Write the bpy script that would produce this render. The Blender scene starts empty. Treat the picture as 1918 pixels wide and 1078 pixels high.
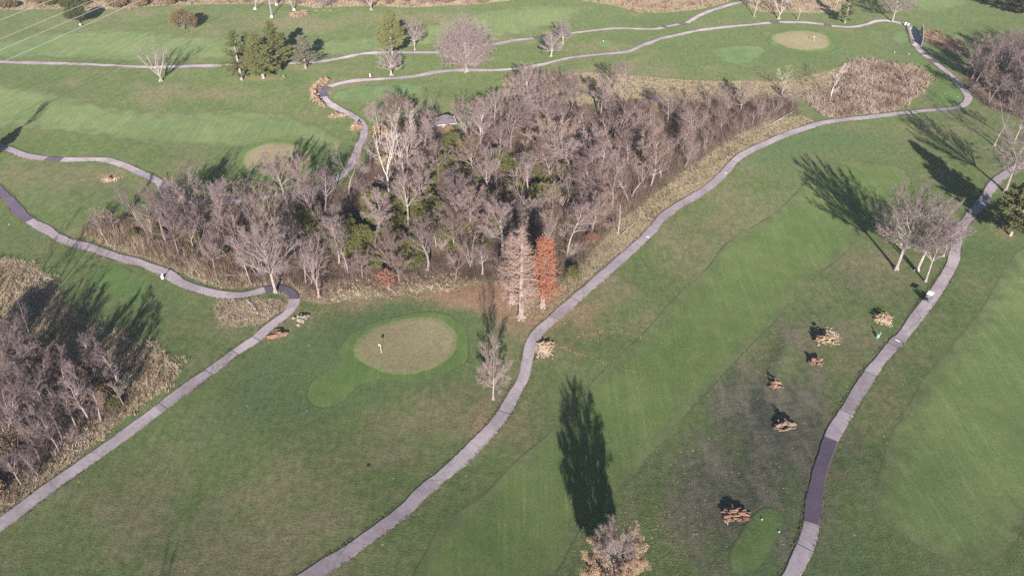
import bpy, bmesh, math, random
import numpy as np
from mathutils import Vector, Matrix
from mathutils.geometry import delaunay_2d_cdt

# ------------------------------------------------------------------ camera, sky, sun, exposure
scene = bpy.context.scene
C = scene.collection
FPX, PITCH, CAMH = 1350.0, math.radians(38.4), 100.0
cam_data = bpy.data.cameras.new('camera')
cam_data.sensor_width = 36.0
cam_data.lens = 36.0 * FPX / 1918.0
cam_data.clip_end = 8000.0
cam = bpy.data.objects.new('camera', cam_data)
cam.location = (0, 0, CAMH)
cam.rotation_euler = (math.pi / 2 - PITCH, 0, 0)
C.objects.link(cam)
scene.camera = cam

SUN_EL = math.radians(21.5)
SHADOW_AZ = (-0.05, 1.0)                      # direction in which shadows fall
world = bpy.data.worlds.new('World')
scene.world = world
world.use_nodes = True
wnt = world.node_tree
sky = wnt.nodes.new('ShaderNodeTexSky')
sky.sky_type = 'NISHITA'
sky.sun_disc = False
sky.sun_elevation = SUN_EL
sky.sun_rotation = math.pi - math.atan2(0.05, 1.0)
sky.air_density = 1.0
sky.dust_density = 0.4
sky.ozone_density = 3.0
wnt.links.new(sky.outputs[0], wnt.nodes['Background'].inputs[0])
wnt.nodes['Background'].inputs[1].default_value = 0.075

sun_data = bpy.data.lights.new('sun', 'SUN')
sun_data.energy = 5.0
sun_data.angle = math.radians(0.5)
sun_data.color = (1.0, 0.912, 0.83)
sun = bpy.data.objects.new('sun', sun_data)
_s = Vector((SHADOW_AZ[0], SHADOW_AZ[1], 0)).normalized()
LDIR = Vector((_s.x * math.cos(SUN_EL), _s.y * math.cos(SUN_EL), -math.sin(SUN_EL)))
sun.rotation_euler = LDIR.to_track_quat('-Z', 'Y').to_euler()
sun.location = (0, -50, 200)
C.objects.link(sun)

vs = scene.view_settings
vs.view_transform = 'Standard'
vs.look = 'None'
vs.exposure = 0.80
vs.gamma = 1.0
vs.use_curve_mapping = False
scene.render.film_transparent = False
scene.cycles.max_bounces = 5
scene.cycles.diffuse_bounces = 2
scene.cycles.transparent_max_bounces = 4
scene.cycles.volume_bounces = 0
scene.cycles.use_denoising = False
scene.cycles.sample_clamp_indirect = 4.0

# ------------------------------------------------------------------ terrain and unprojection
cp, sp = math.cos(PITCH), math.sin(PITCH)
FW = np.array([0, cp, -sp]); UP = np.array([0, sp, cp]); RT = np.array([1.0, 0, 0])

def flat_ground(px, py, z=0.0):
    d = (px - 959.0) * RT + FPX * FW - (py - 539.0) * UP
    t = (z - CAMH) / d[2]
    return t * d[0], t * d[1]

MOUNDS = []          # (x, y, rx, ry, angle, height)
def mound_px(px, py, rx, ry, ang, h):
    x, y = flat_ground(px, py)
    MOUNDS.append((x, y, rx, ry, math.radians(ang), h))
mound_px(762, 640, 17, 13, 10, 0.9)
mound_px(900, 560, 22, 9, 5, 0.8)
mound_px(1462, 672, 1.5, 8, -27, 0.9)
mound_px(1420, 1000, 6, 10, -25, 0.5)
mound_px(1420, 800, 14, 20, -30, -0.7)
mound_px(250, 520, 16, 9, -15, 0.6)
mound_px(1500, 75, 24, 12, 0, 0.8)
mound_px(1390, 105, 18, 10, 0, 0.5)
mound_px(700, 175, 20, 10, 0, 0.6)
mound_px(520, 297, 17, 12, 0, 0.7)
mound_px(1780, 1000, 25, 18, 0, 0.6)
mound_px(300, 980, 30, 20, 0, -0.6)

def hgt(x, y):
    x = np.asarray(x, dtype=float); y = np.asarray(y, dtype=float)
    h = (0.55 * np.sin(x / 13.0 + 0.5) * np.sin(y / 17.0 + 1.0) + 0.75 * np.sin(x / 29.0 - y / 37.0)
         + 0.35 * np.sin(x / 7.1 + y / 11.0) * np.sin(y / 9.3 - 0.7) + 0.8 * np.sin(y / 41.0 + 2.0 + x / 90.0))
    for (mx, my, rx, ry, a, mh) in MOUNDS:
        dx, dy = x - mx, y - my
        u = (dx * math.cos(a) + dy * math.sin(a)) / rx
        v = (-dx * math.sin(a) + dy * math.cos(a)) / ry
        h = h + mh * np.exp(-(u * u + v * v))
    ex = np.clip((340 - np.abs(x)) / 60, 0, 1)
    ey = np.clip(np.minimum(y - 20, 560 - y) / 60, 0, 1)
    return h * ex * ey

def G(px, py):
    z = 0.0
    for _ in range(6):
        x, y = flat_ground(px, py, z)
        z = float(hgt(x, y))
    return x, y, z

def proj(x, y, z):
    v = np.array([x, y, z - CAMH]); d = v @ FW
    return 959 + FPX * (v @ RT) / d, 539 - FPX * (v @ UP) / d

def height_for(base, ytop):
    x, y, z = G(*base)
    lo, hi = 0.2, 60.0
    for _ in range(40):
        m = (lo + hi) / 2
        if proj(x, y, z + m)[1] > ytop: lo = m
        else: hi = m
    return lo

# ------------------------------------------------------------------ object helpers
def tag(o, label=None, cat=None, group=None, kind=None):
    if label: o['label'] = label
    if cat: o['category'] = cat
    if group: o['group'] = group
    if kind: o['kind'] = kind
    return o

def empty(name, loc, rz=0.0, scale=1.0):
    o = bpy.data.objects.new(name, None)
    o.location = loc; o.rotation_euler = (0, 0, rz)
    o.scale = (scale,) * 3 if not isinstance(scale, tuple) else scale
    o.empty_display_size = 0.3
    C.objects.link(o)
    return o

def link_mesh(name, me, parent=None, loc=None, rot=None, scale=None):
    o = bpy.data.objects.new(name, me)
    if parent is not None: o.parent = parent
    if loc is not None: o.location = loc
    if rot is not None: o.rotation_euler = rot
    if scale is not None: o.scale = scale
    C.objects.link(o)
    return o

def np_mesh(name, verts, faces, mats=(), smooth=False, attrs=None, mat_idx=None):
    verts = np.asarray(verts, dtype=np.float32)
    me = bpy.data.meshes.new(name)
    if isinstance(faces, np.ndarray):
        n, k = faces.shape
        me.vertices.add(len(verts)); me.vertices.foreach_set('co', verts.ravel())
        me.loops.add(n * k); me.loops.foreach_set('vertex_index', faces.astype(np.int32).ravel())
        me.polygons.add(n)
        me.polygons.foreach_set('loop_start', np.arange(0, n * k, k, dtype=np.int32))
        me.polygons.foreach_set('loop_total', np.full(n, k, dtype=np.int32))
        me.update(calc_edges=True)
    else:
        me.from_pydata([tuple(v) for v in verts], [], faces); me.update()
    for m in mats: me.materials.append(m)
    if smooth: me.polygons.foreach_set('use_smooth', np.ones(len(me.polygons), dtype=bool))
    if mat_idx is not None: me.polygons.foreach_set('material_index', np.asarray(mat_idx, dtype=np.int32))
    if attrs:
        for k, v in attrs.items():
            v = np.asarray(v, dtype=np.float32)
            if v.ndim == 1:
                a = me.attributes.new(k, 'FLOAT', 'POINT'); a.data.foreach_set('value', v)
            else:
                a = me.attributes.new(k, 'FLOAT_COLOR', 'POINT')
                a.data.foreach_set('color', np.concatenate([v, np.ones((len(v), 1), np.float32)], 1).ravel())
    return me

def bm_mesh(name, fn, mats, smooth=False):
    bm = bmesh.new(); fn(bm)
    me = bpy.data.meshes.new(name); bm.to_mesh(me); bm.free()
    for m in (mats if isinstance(mats, (list, tuple)) else [mats]): me.materials.append(m)
    if smooth:
        for p in me.polygons: p.use_smooth = True
    return me

def bbox(bm, c, s, rot=None, bevel=0.0):
    r = bmesh.ops.create_cube(bm, size=1.0)
    M = Matrix.Translation(c) @ (rot.to_4x4() if rot is not None else Matrix.Identity(4)) @ Matrix.Diagonal((s[0], s[1], s[2], 1))
    bmesh.ops.transform(bm, matrix=M, verts=r['verts'])
    if bevel > 0:
        es = list({e for v in r['verts'] for e in v.link_edges})
        bmesh.ops.bevel(bm, geom=es, offset=bevel, segments=2, affect='EDGES')

def bcyl(bm, p0, p1, r0, r1=None, n=10):
    p0 = Vector(p0); p1 = Vector(p1); r1 = r0 if r1 is None else r1
    d = p1 - p0
    r = bmesh.ops.create_cone(bm, cap_ends=True, segments=n, radius1=r0, radius2=max(r1, 1e-4), depth=d.length)
    M = Matrix.Translation((p0 + p1) / 2) @ d.to_track_quat('Z', 'Y').to_matrix().to_4x4()
    bmesh.ops.transform(bm, matrix=M, verts=r['verts'])

# ------------------------------------------------------------------ node helpers
def nd(nt, typ, ins=None, **props):
    n = nt.nodes.new(typ)
    for k, v in props.items(): setattr(n, k, v)
    for k, v in (ins or {}).items():
        s = n.inputs[k]
        if isinstance(v, bpy.types.NodeSocket): nt.links.new(v, s)
        else: s.default_value = v
    return n

def new_mat(name):
    m = bpy.data.materials.new(name); m.use_nodes = True
    nt = m.node_tree
    b = nt.nodes['Principled BSDF']
    b.inputs['Roughness'].default_value = 0.95
    b.inputs['Diffuse Roughness'].default_value = 1.0
    b.inputs['Specular IOR Level'].default_value = 0.08
    return m, nt, b

def col4(c): return (c[0], c[1], c[2], 1.0)

def mixc(nt, fac, a, b, mode='MIX'):
    n = nt.nodes.new('ShaderNodeMix'); n.data_type = 'RGBA'; n.blend_type = mode
    for i, v in ((0, fac), (6, a), (7, b)):
        if isinstance(v, bpy.types.NodeSocket): nt.links.new(v, n.inputs[i])
        elif i == 0: n.inputs[i].default_value = v
        else: n.inputs[i].default_value = col4(v)
    return n.outputs[2]

def mth(nt, op, a, b=0.0, clamp=False):
    n = nt.nodes.new('ShaderNodeMath'); n.operation = op; n.use_clamp = clamp
    for i, v in ((0, a), (1, b)):
        if isinstance(v, bpy.types.NodeSocket): nt.links.new(v, n.inputs[i])
        else: n.inputs[i].default_value = v
    return n.outputs[0]

def rng_map(nt, v, a, b, c=0.0, d=1.0, smooth=True):
    n = nd(nt, 'ShaderNodeMapRange', {'Value': v, 'From Min': a, 'From Max': b, 'To Min': c, 'To Max': d})
    if smooth: n.interpolation_type = 'SMOOTHSTEP'
    return n.outputs[0]

def coords(nt, scale=(1, 1, 1), rot=0.0):
    tc = nt.nodes.new('ShaderNodeTexCoord')
    mp = nd(nt, 'ShaderNodeMapping', {'Vector': tc.outputs['Object'], 'Scale': scale, 'Rotation': (0, 0, rot)})
    return mp.outputs[0]

def noise(nt, vec, scale, detail=4.0, rough=0.55):
    return nd(nt, 'ShaderNodeTexNoise', {'Vector': vec, 'Scale': scale, 'Detail': detail, 'Roughness': rough}).outputs['Fac']

def attr(nt, name):
    return nd(nt, 'ShaderNodeAttribute', attribute_name=name).outputs['Fac']

def bump(nt, b, hsock, strength, dist):
    n = nd(nt, 'ShaderNodeBump', {'Height': hsock, 'Strength': strength, 'Distance': dist})
    nt.links.new(n.outputs[0], b.inputs['Normal'])

# ------------------------------------------------------------------ ground materials
def specks(nt, v, scale, size, seed_off=0.0):
    vo = nd(nt, 'ShaderNodeTexVoronoi', {'Vector': v, 'Scale': scale, 'Randomness': 1.0})
    near = rng_map(nt, vo.outputs['Distance'], size, size * 0.6, 0, 1)
    return near, nd(nt, 'ShaderNodeSeparateColor', {0: vo.outputs['Color']}).outputs[0]

def ground_material():
    m, nt, b = new_mat('rough_grass')
    v = coords(nt)
    vs_ = coords(nt, (1.0, 0.22, 1.0), math.radians(-33))          # mowing grain
    n_big = noise(nt, v, 0.022, 5, 0.6)
    n_mid = noise(nt, v, 0.11, 5, 0.6)
    n_sml = noise(nt, v, 0.7, 5, 0.65)
    n_fin = noise(nt, v, 3.2, 3, 0.7)
    n_str = noise(nt, vs_, 1.6, 3, 0.6)
    green = mixc(nt, rng_map(nt, n_sml, 0.3, 0.7), (0.078, 0.110, 0.041), (0.110, 0.142, 0.056))
    olive = mixc(nt, rng_map(nt, n_sml, 0.3, 0.7), (0.114, 0.118, 0.060), (0.170, 0.158, 0.090))
    dryf = mth(nt, 'ADD', mth(nt, 'MULTIPLY', mth(nt, 'SUBTRACT', n_big, 0.5), 2.6), mth(nt, 'MULTIPLY', mth(nt, 'SUBTRACT', n_mid, 0.5), 2.6))
    dryf = mth(nt, 'ADD', mth(nt, 'SUBTRACT', dryf, 0.18), mth(nt, 'MULTIPLY', attr(nt, 'dry'), 0.8))
    c = mixc(nt, rng_map(nt, dryf, -0.35, 0.75), green, olive)
    lush = mth(nt, 'ADD', attr(nt, 'lush'), mth(nt, 'MULTIPLY', mth(nt, 'SUBTRACT', n_mid, 0.5), 0.9))
    c = mixc(nt, mth(nt, 'MULTIPLY', rng_map(nt, lush, 0.15, 0.85), 0.85), c, mixc(nt, n_sml, (0.060, 0.099, 0.042), (0.092, 0.137, 0.058)))
    n_w = noise(nt, coords(nt, (1.0, 0.4, 1.0), math.radians(-35)), 0.22, 5, 0.6)
    dark = mth(nt, 'ADD', attr(nt, 'worn'), mth(nt, 'MULTIPLY', mth(nt, 'SUBTRACT', n_w, 0.5), 2.6))
    c = mixc(nt, mth(nt, 'MULTIPLY', rng_map(nt, dark, 0.1, 1.5), 0.85), c, mixc(nt, rng_map(nt, mth(nt, 'ADD', mth(nt, 'MULTIPLY', n_w, .65), mth(nt, 'MULTIPLY', n_sml, .35)), .38, .62), (0.044, 0.050, 0.044), (0.140, 0.122, 0.098)))
    n_l = mth(nt, 'ADD', mth(nt, 'MULTIPLY', n_mid, 0.9), mth(nt, 'MULTIPLY', n_fin, 0.9))
    lit = mth(nt, 'ADD', attr(nt, 'litter'), mth(nt, 'SUBTRACT', n_l, 0.95))
    c = mixc(nt, rng_map(nt, lit, 0.12, 0.75), c, mixc(nt, n_fin, (0.16, 0.100, 0.062), (0.34, 0.235, 0.160)))
    straw = mth(nt, 'ADD', attr(nt, 'straw'), mth(nt, 'MULTIPLY', mth(nt, 'SUBTRACT', n_l, 0.9), 0.9))
    c = mixc(nt, rng_map(nt, straw, 0.3, 0.7), c, mixc(nt, rng_map(nt, n_fin, .35, .65), (0.125, 0.105, 0.06), (0.33, 0.27, 0.18)))
    wood = mth(nt, 'ADD', attr(nt, 'wood'), mth(nt, 'MULTIPLY', mth(nt, 'SUBTRACT', n_l, 0.9), 0.8))
    c = mixc(nt, rng_map(nt, wood, 0.25, 0.75), c, mixc(nt, rng_map(nt, n_fin, .3, .7), (0.055, 0.044, 0.032), (0.18, 0.13, 0.095)))
    # small tufts, streaks and fallen leaves
    c = mixc(nt, mth(nt, 'MULTIPLY', rng_map(nt, n_fin, 0.35, 0.75), 0.5), c, (0.0, 0.0, 0.0), 'MIX') if False else c
    val = mth(nt, 'ADD', 0.52, mth(nt, 'MULTIPLY', n_fin, 0.96))
    val = mth(nt, 'MULTIPLY', val, mth(nt, 'ADD', 0.66, mth(nt, 'MULTIPLY', n_str, 0.68)))
    hsv = nd(nt, 'ShaderNodeHueSaturation', {'Color': c, 'Value': val})
    c = hsv.outputs[0]
    near, rnd = specks(nt, v, 0.9, 0.16)
    leaf = mth(nt, 'MULTIPLY', near, rng_map(nt, mth(nt, 'ADD', rnd, mth(nt, 'MULTIPLY', attr(nt, 'leaf'), 0.5)), 0.93, 0.97))
    c = mixc(nt, mth(nt, 'MULTIPLY', leaf, 0.8), c, (0.42, 0.34, 0.20))
    nt.links.new(c, b.inputs['Base Color'])
    hb = mth(nt, 'ADD', n_fin, mth(nt, 'MULTIPLY', n_sml, 1.2))
    bump(nt, b, hb, 0.55, 0.30)
    return m

def cool(c): return (c[0] * 1.02, c[1] * 1.0, c[2] * .98)

def turf_material(name, a, bcol, patch, stripe=0.0, ang=0.0, fringe=None, fringe_w=1.0, line=0.6, fine=2.6, streaks=True, soft=0.0):
    if fringe is None: a, bcol, patch = cool(a), cool(bcol), cool(patch)
    m, nt, b = new_mat(name)
    v = coords(nt)
    n_big = noise(nt, v, 0.045, 5, 0.6)
    n_mid = noise(nt, v, 0.28, 4, 0.6)
    n_fin = noise(nt, v, fine, 3, 0.65)
    c = mixc(nt, rng_map(nt, n_big, 0.32, 0.68), a, bcol)
    c = mixc(nt, mth(nt, 'MULTIPLY', rng_map(nt, n_mid, 0.5, 0.8), 0.55), c, patch)
    if streaks:
        vs_ = nd(nt, 'ShaderNodeVectorMath', {0: coords(nt, (1.0, 0.05, 1.0), ang), 1: nd(nt, 'ShaderNodeTexNoise', {'Vector': v, 'Scale': 0.03, 'Detail': 1.0}).outputs['Color']}, operation='ADD').outputs[0]
        st = noise(nt, vs_, 1.1, 4, 0.6)
        c = mixc(nt, mth(nt, 'MULTIPLY', rng_map(nt, st, 0.45, 0.75), 0.26), c, tuple(min(1, x * 1.5) for x in bcol))
        vt = coords(nt, (1.0, 0.03, 1.0), ang + 0.35)
        st2 = noise(nt, vt, 1.7, 2, 0.5)
        c = mixc(nt, mth(nt, 'MULTIPLY', rng_map(nt, st2, 0.58, 0.72), 0.2), c, tuple(min(1, x * 1.7) for x in bcol))
    e = mth(nt, 'ADD', attr(nt, 'edge'), mth(nt, 'MULTIPLY', mth(nt, 'SUBTRACT', n_fin, 0.5), 0.35))
    if fringe is not None:
        c = mixc(nt, rng_map(nt, e, fringe_w * 1.15, fringe_w * 0.85), c, fringe)
    if soft:
        es = mth(nt, 'ADD', attr(nt, 'edge'), mth(nt, 'MULTIPLY', mth(nt, 'SUBTRACT', n_mid, 0.5), soft * 1.6))
        c = mixc(nt, mth(nt, 'MULTIPLY', rng_map(nt, es, soft, -0.1 * soft), 0.85), c, mixc(nt, rng_map(nt, n_mid, .35, .65), (0.083, 0.108, 0.050), (0.118, 0.124, 0.068)))
    if line:
        c = mixc(nt, mth(nt, 'MULTIPLY', mth(nt, 'MULTIPLY', rng_map(nt, e, 0.5, 0.1), rng_map(nt, n_big, .42, .55)), line), c, tuple(x * 0.45 for x in a))
    val = mth(nt, 'MULTIPLY', mth(nt, 'ADD', 0.48, mth(nt, 'MULTIPLY', n_fin, 1.04)), mth(nt, 'ADD', 0.80, mth(nt, 'MULTIPLY', n_mid, 0.40)))
    c = nd(nt, 'ShaderNodeHueSaturation', {'Color': c, 'Value': val}).outputs[0]
    nt.links.new(c, b.inputs['Base Color'])
    bump(nt, b, mth(nt, 'ADD', n_fin, n_mid), 0.35, 0.10)
    return m

def paved_material(name, a, bcol, crack=True):
    m, nt, b = new_mat(name)
    v = coords(nt)
    n1 = noise(nt, v, 0.16, 4); n2 = noise(nt, v, 1.5, 5, 0.65); n3 = noise(nt, v, 9, 2)
    c = mixc(nt, rng_map(nt, mth(nt, 'ADD', mth(nt, 'MULTIPLY', n1, 0.6), mth(nt, 'MULTIPLY', n2, 0.4)), 0.36, 0.64), a, bcol)
    e = mth(nt, 'ADD', attr(nt, 'edge'), mth(nt, 'MULTIPLY', mth(nt, 'SUBTRACT', n2, 0.5), 0.5))
    c = mixc(nt, mth(nt, 'MULTIPLY', rng_map(nt, e, 0.22, 0.02), 0.65), c, (0.10, 0.085, 0.06))
    c = nd(nt, 'ShaderNodeHueSaturation', {'Color': c, 'Value': mth(nt, 'ADD', 0.88, mth(nt, 'MULTIPLY', n3, 0.24))}).outputs[0]
    if crack:
        vo = nd(nt, 'ShaderNodeTexVoronoi', {'Vector': nd(nt, 'ShaderNodeVectorMath', {0: v, 1: nd(nt, 'ShaderNodeTexNoise', {'Vector': v, 'Scale': 0.8}).outputs['Color']}, operation='ADD').outputs[0], 'Scale': 0.06}, feature='DISTANCE_TO_EDGE')
        c = mixc(nt, mth(nt, 'MULTIPLY', rng_map(nt, vo.outputs['Distance'], 0.006, 0.002), 0.35), c, (0.06, 0.05, 0.055))
    nt.links.new(c, b.inputs['Base Color'])
    bump(nt, b, n2, 0.2, 0.03)
    return m

def tint_material(name, rough=0.9, vary=0.25, translucent=0.0):
    m, nt, b = new_mat(name)
    a = nd(nt, 'ShaderNodeAttribute', attribute_name='tint').outputs['Color']
    nt.links.new(a, b.inputs['Base Color'])
    return m

def bark_material(name, a, bcol, vary=0.35, mottled=None):
    m, nt, b = new_mat(name)
    v = coords(nt)
    oi = nt.nodes.new('ShaderNodeObjectInfo')
    n1 = noise(nt, v, 1.3, 4, 0.6)
    c = mixc(nt, rng_map(nt, n1, 0.35, 0.65), a, bcol)
    if mottled is not None:
        n2 = noise(nt, v, 0.8, 3, 0.5)
        sep = nd(nt, 'ShaderNodeSeparateXYZ', {0: v})
        low = rng_map(nt, mth(nt, 'ADD', sep.outputs[2], mth(nt, 'MULTIPLY', n2, 3.0)), 4.0, 2.2)
        c = mixc(nt, mth(nt, 'MULTIPLY', low, 0.4), c, mottled)
    val = mth(nt, 'ADD', 1 - vary / 2, mth(nt, 'MULTIPLY', oi.outputs['Random'], vary))
    hue = mth(nt, 'ADD', 0.485, mth(nt, 'MULTIPLY', oi.outputs['Random'], 0.03))
    c = nd(nt, 'ShaderNodeHueSaturation', {'Color': c, 'Value': val, 'Hue': hue}).outputs[0]
    nt.links.new(c, b.inputs['Base Color'])
    return m

def leaf_material(name, a, bcol, c3, scale=1.5):
    m, nt, b = new_mat(name)
    v = coords(nt)
    n1 = noise(nt, v, scale, 4, 0.7); n2 = noise(nt, v, scale * 5, 2, 0.6)
    c = mixc(nt, rng_map(nt, n1, 0.35, 0.65), a, bcol)
    c = mixc(nt, rng_map(nt, n2, 0.5, 0.75), c, c3)
    oi = nt.nodes.new('ShaderNodeObjectInfo')
    c = nd(nt, 'ShaderNodeHueSaturation', {'Color': c, 'Value': mth(nt, 'ADD', 0.85, mth(nt, 'MULTIPLY', oi.outputs['Random'], 0.3))}).outputs[0]
    nt.links.new(c, b.inputs['Base Color'])
    return m

def plain(name, c, rough=0.7, vary=0.12, scale=3.0, spec=0.2, metal=0.0):
    m, nt, b = new_mat(name)
    v = coords(nt)
    n1 = noise(nt, v, scale, 4)
    cc = mixc(nt, rng_map(nt, n1, 0.3, 0.7), tuple(x * (1 - vary) for x in c), tuple(min(1, x * (1 + vary)) for x in c))
    nt.links.new(cc, b.inputs['Base Color'])
    b.inputs['Roughness'].default_value = rough
    b.inputs['Specular IOR Level'].default_value = spec
    b.inputs['Metallic'].default_value = metal
    return m

M = {}
M['ground'] = ground_material()
M['fairway'] = turf_material('fairway_turf', (0.076, 0.116, 0.040), (0.100, 0.142, 0.052), (0.118, 0.138, 0.060), ang=math.radians(-38), soft=3.6, line=.55)
M['fairway_pale'] = turf_material('fairway_turf_pale', (0.092, 0.138, 0.050), (0.122, 0.170, 0.064), (0.142, 0.160, 0.078), ang=math.radians(-20), soft=4.5, line=.3)
M['fairway_far'] = turf_material('fairway_turf_far', (0.095, 0.136, 0.058), (0.128, 0.168, 0.074), (0.140, 0.155, 0.082), ang=math.radians(70), soft=5.0, line=0.25)
M['tee'] = turf_material('tee_turf', (0.066, 0.114, 0.038), (0.090, 0.138, 0.050), (0.110, 0.132, 0.058), ang=math.radians(10), soft=.9, line=.4)
M['collar'] = turf_material('collar_turf', (0.068, 0.112, 0.036), (0.090, 0.138, 0.048), (0.108, 0.138, 0.056), ang=math.radians(-60), soft=1.0, line=.7)
M['green'] = turf_material('green_turf', (0.168, 0.152, 0.088), (0.210, 0.186, 0.115), (0.155, 0.150, 0.084), fringe=(0.15, 0.165, 0.078), fringe_w=1.3, line=0.0, streaks=False, fine=1.6, soft=.7)
M['approach'] = turf_material('approach_turf', (0.084, 0.132, 0.058), (0.110, 0.156, 0.070), (0.120, 0.150, 0.072), ang=0.4, soft=1.5, line=.3)
M['path'] = paved_material('pale_concrete', (0.222, 0.192, 0.210), (0.345, 0.303, 0.325))
M['path2'] = paved_material('worn_asphalt', (0.188, 0.161, 0.182), (0.285, 0.248, 0.272))
M['asphalt'] = paved_material('new_asphalt', (0.082, 0.066, 0.096), (0.115, 0.094, 0.130), crack=False)
M['grassblade'] = tint_material('dry_grass_blades')
M['brush'] = tint_material('brush_stems')

# ------------------------------------------------------------------ polygons in picture coordinates, put on the ground
def catmull(P, closed=False, step=1.0):
    P = [np.array(p[:2], float) for p in P]
    n = len(P); out = []
    rngi = range(n) if closed else range(n - 1)
    for i in rngi:
        if closed: a, b_, c_, d = P[(i - 1) % n], P[i], P[(i + 1) % n], P[(i + 2) % n]
        else: a, b_, c_, d = P[max(i - 1, 0)], P[i], P[i + 1], P[min(i + 2, n - 1)]
        k = max(1, int(np.linalg.norm(c_ - b_) / step))
        for j in range(k):
            t = j / k
            out.append(0.5 * ((2 * b_) + (-a + c_) * t + (2 * a - 5 * b_ + 4 * c_ - d) * t * t + (-a + 3 * b_ - 3 * c_ + d) * t ** 3))
    if not closed: out.append(P[-1])
    return np.array(out)

def zoomed(ox, oy, k, pts): return [(ox + a / k, oy + b / k) for a, b in pts]
def gpoly(pts): return np.array([G(*p)[:2] for p in pts])

def poly_dist(X, Y, poly):
    """signed distance, positive inside"""
    X = np.asarray(X, float); Y = np.asarray(Y, float)
    d2 = np.full(X.shape, 1e18); inside = np.zeros(X.shape, bool)
    n = len(poly)
    for i in range(n):
        x0, y0 = poly[i]; x1, y1 = poly[(i + 1) % n]
        ex, ey = x1 - x0, y1 - y0
        l2 = ex * ex + ey * ey + 1e-12
        t = np.clip(((X - x0) * ex + (Y - y0) * ey) / l2, 0, 1)
        d2 = np.minimum(d2, (X - x0 - t * ex) ** 2 + (Y - y0 - t * ey) ** 2)
        cond = ((y0 > Y) != (y1 > Y)) & (X < (x1 - x0) * (Y - y0) / (y1 - y0 + 1e-12) + x0)
        inside ^= cond
    return np.where(inside, 1, -1) * np.sqrt(d2)

def line_dist(X, Y, line):
    d2 = np.full(np.shape(X), 1e18)
    for i in range(len(line) - 1):
        x0, y0 = line[i]; x1, y1 = line[i + 1]
        ex, ey = x1 - x0, y1 - y0
        t = np.clip(((X - x0) * ex + (Y - y0) * ey) / (ex * ex + ey * ey + 1e-12), 0, 1)
        d2 = np.minimum(d2, (X - x0 - t * ex) ** 2 + (Y - y0 - t * ey) ** 2)
    return np.sqrt(d2)

def sheet(name, pts, mat, label, lift, cell=1.6, parent=None, kind='structure'):
    """a patch of turf draped on the terrain"""
    bd = catmull(gpoly(pts), True, 0.8)
    x0, y0 = bd.min(0); x1, y1 = bd.max(0)
    gx, gy = np.meshgrid(np.arange(x0, x1, cell), np.arange(y0, y1, cell))
    gx = gx.ravel(); gy = gy.ravel()
    sd = poly_dist(gx, gy, bd)
    k = sd > 0.45
    gx, gy = gx[k], gy[k]
    # a ring just inside the edge so that edge wear resolves
    vs2 = [Vector((a, b)) for a, b in bd] + [Vector((a, b)) for a, b in zip(gx, gy)]
    ed = [(i, (i + 1) % len(bd)) for i in range(len(bd))]
    v, e, f_, _, _, _ = delaunay_2d_cdt(vs2, ed, [], 1, 1e-4)
    V = np.array([(p.x, p.y) for p in v])
    Z = hgt(V[:, 0], V[:, 1])
    D = np.maximum(poly_dist(V[:, 0], V[:, 1], bd), 0)
    Z = Z + lift * np.clip(0.4 + D / 0.6, 0, 1)
    F = np.array([list(t) for t in f_ if len(t) == 3], dtype=np.int32)
    a = V[F[:, 0]]; b_ = V[F[:, 1]]; c_ = V[F[:, 2]]
    cr = (b_[:, 0] - a[:, 0]) * (c_[:, 1] - a[:, 1]) - (b_[:, 1] - a[:, 1]) * (c_[:, 0] - a[:, 0])
    F[cr < 0] = F[cr < 0][:, ::-1]
    me = np_mesh(name, np.column_stack([V, Z]), F, [mat], True, {'edge': np.minimum(D, 6)})
    o = link_mesh(name, me, parent)
    if parent is None: tag(o, label, None, None, kind)
    return o

# --- woods, meadows (ground outline)
WOOD_MAIN = [(165, 425), (215, 455), (300, 488), (380, 515), (430, 528), (480, 538), (560, 540), (600, 548), (660, 542), (740, 540), (850, 530),
             (920, 520), (985, 560), (1040, 540), (1085, 500), (1115, 462), (1160, 415), (1210, 375), (1255, 340), (1300, 305), (1340, 278), (1385, 250),
             (1430, 228), (1495, 212), (1490, 190), (1440, 188), (1380, 190), (1300, 195), (1200, 192), (1130, 200), (1050, 198), (960, 200), (900, 212),
             (880, 245), (820, 240), (760, 225), (705, 250), (690, 300), (650, 345), (560, 372), (450, 392), (340, 392), (250, 405), (190, 412)]
WOOD_LEFT = [(255, 742), (212, 778), (155, 812), (108, 862), (66, 895), (0, 925), (-160, 960), (-200, 640), (-60, 620), (0, 650), (60, 672), (120, 690), (200, 705)]
WOOD_RIGHT = [(1800, 150), (1822, 180), (1850, 205), (1925, 225), (2050, 225), (2050, 80), (1915, 95), (1850, 115), (1815, 130)]
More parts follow.
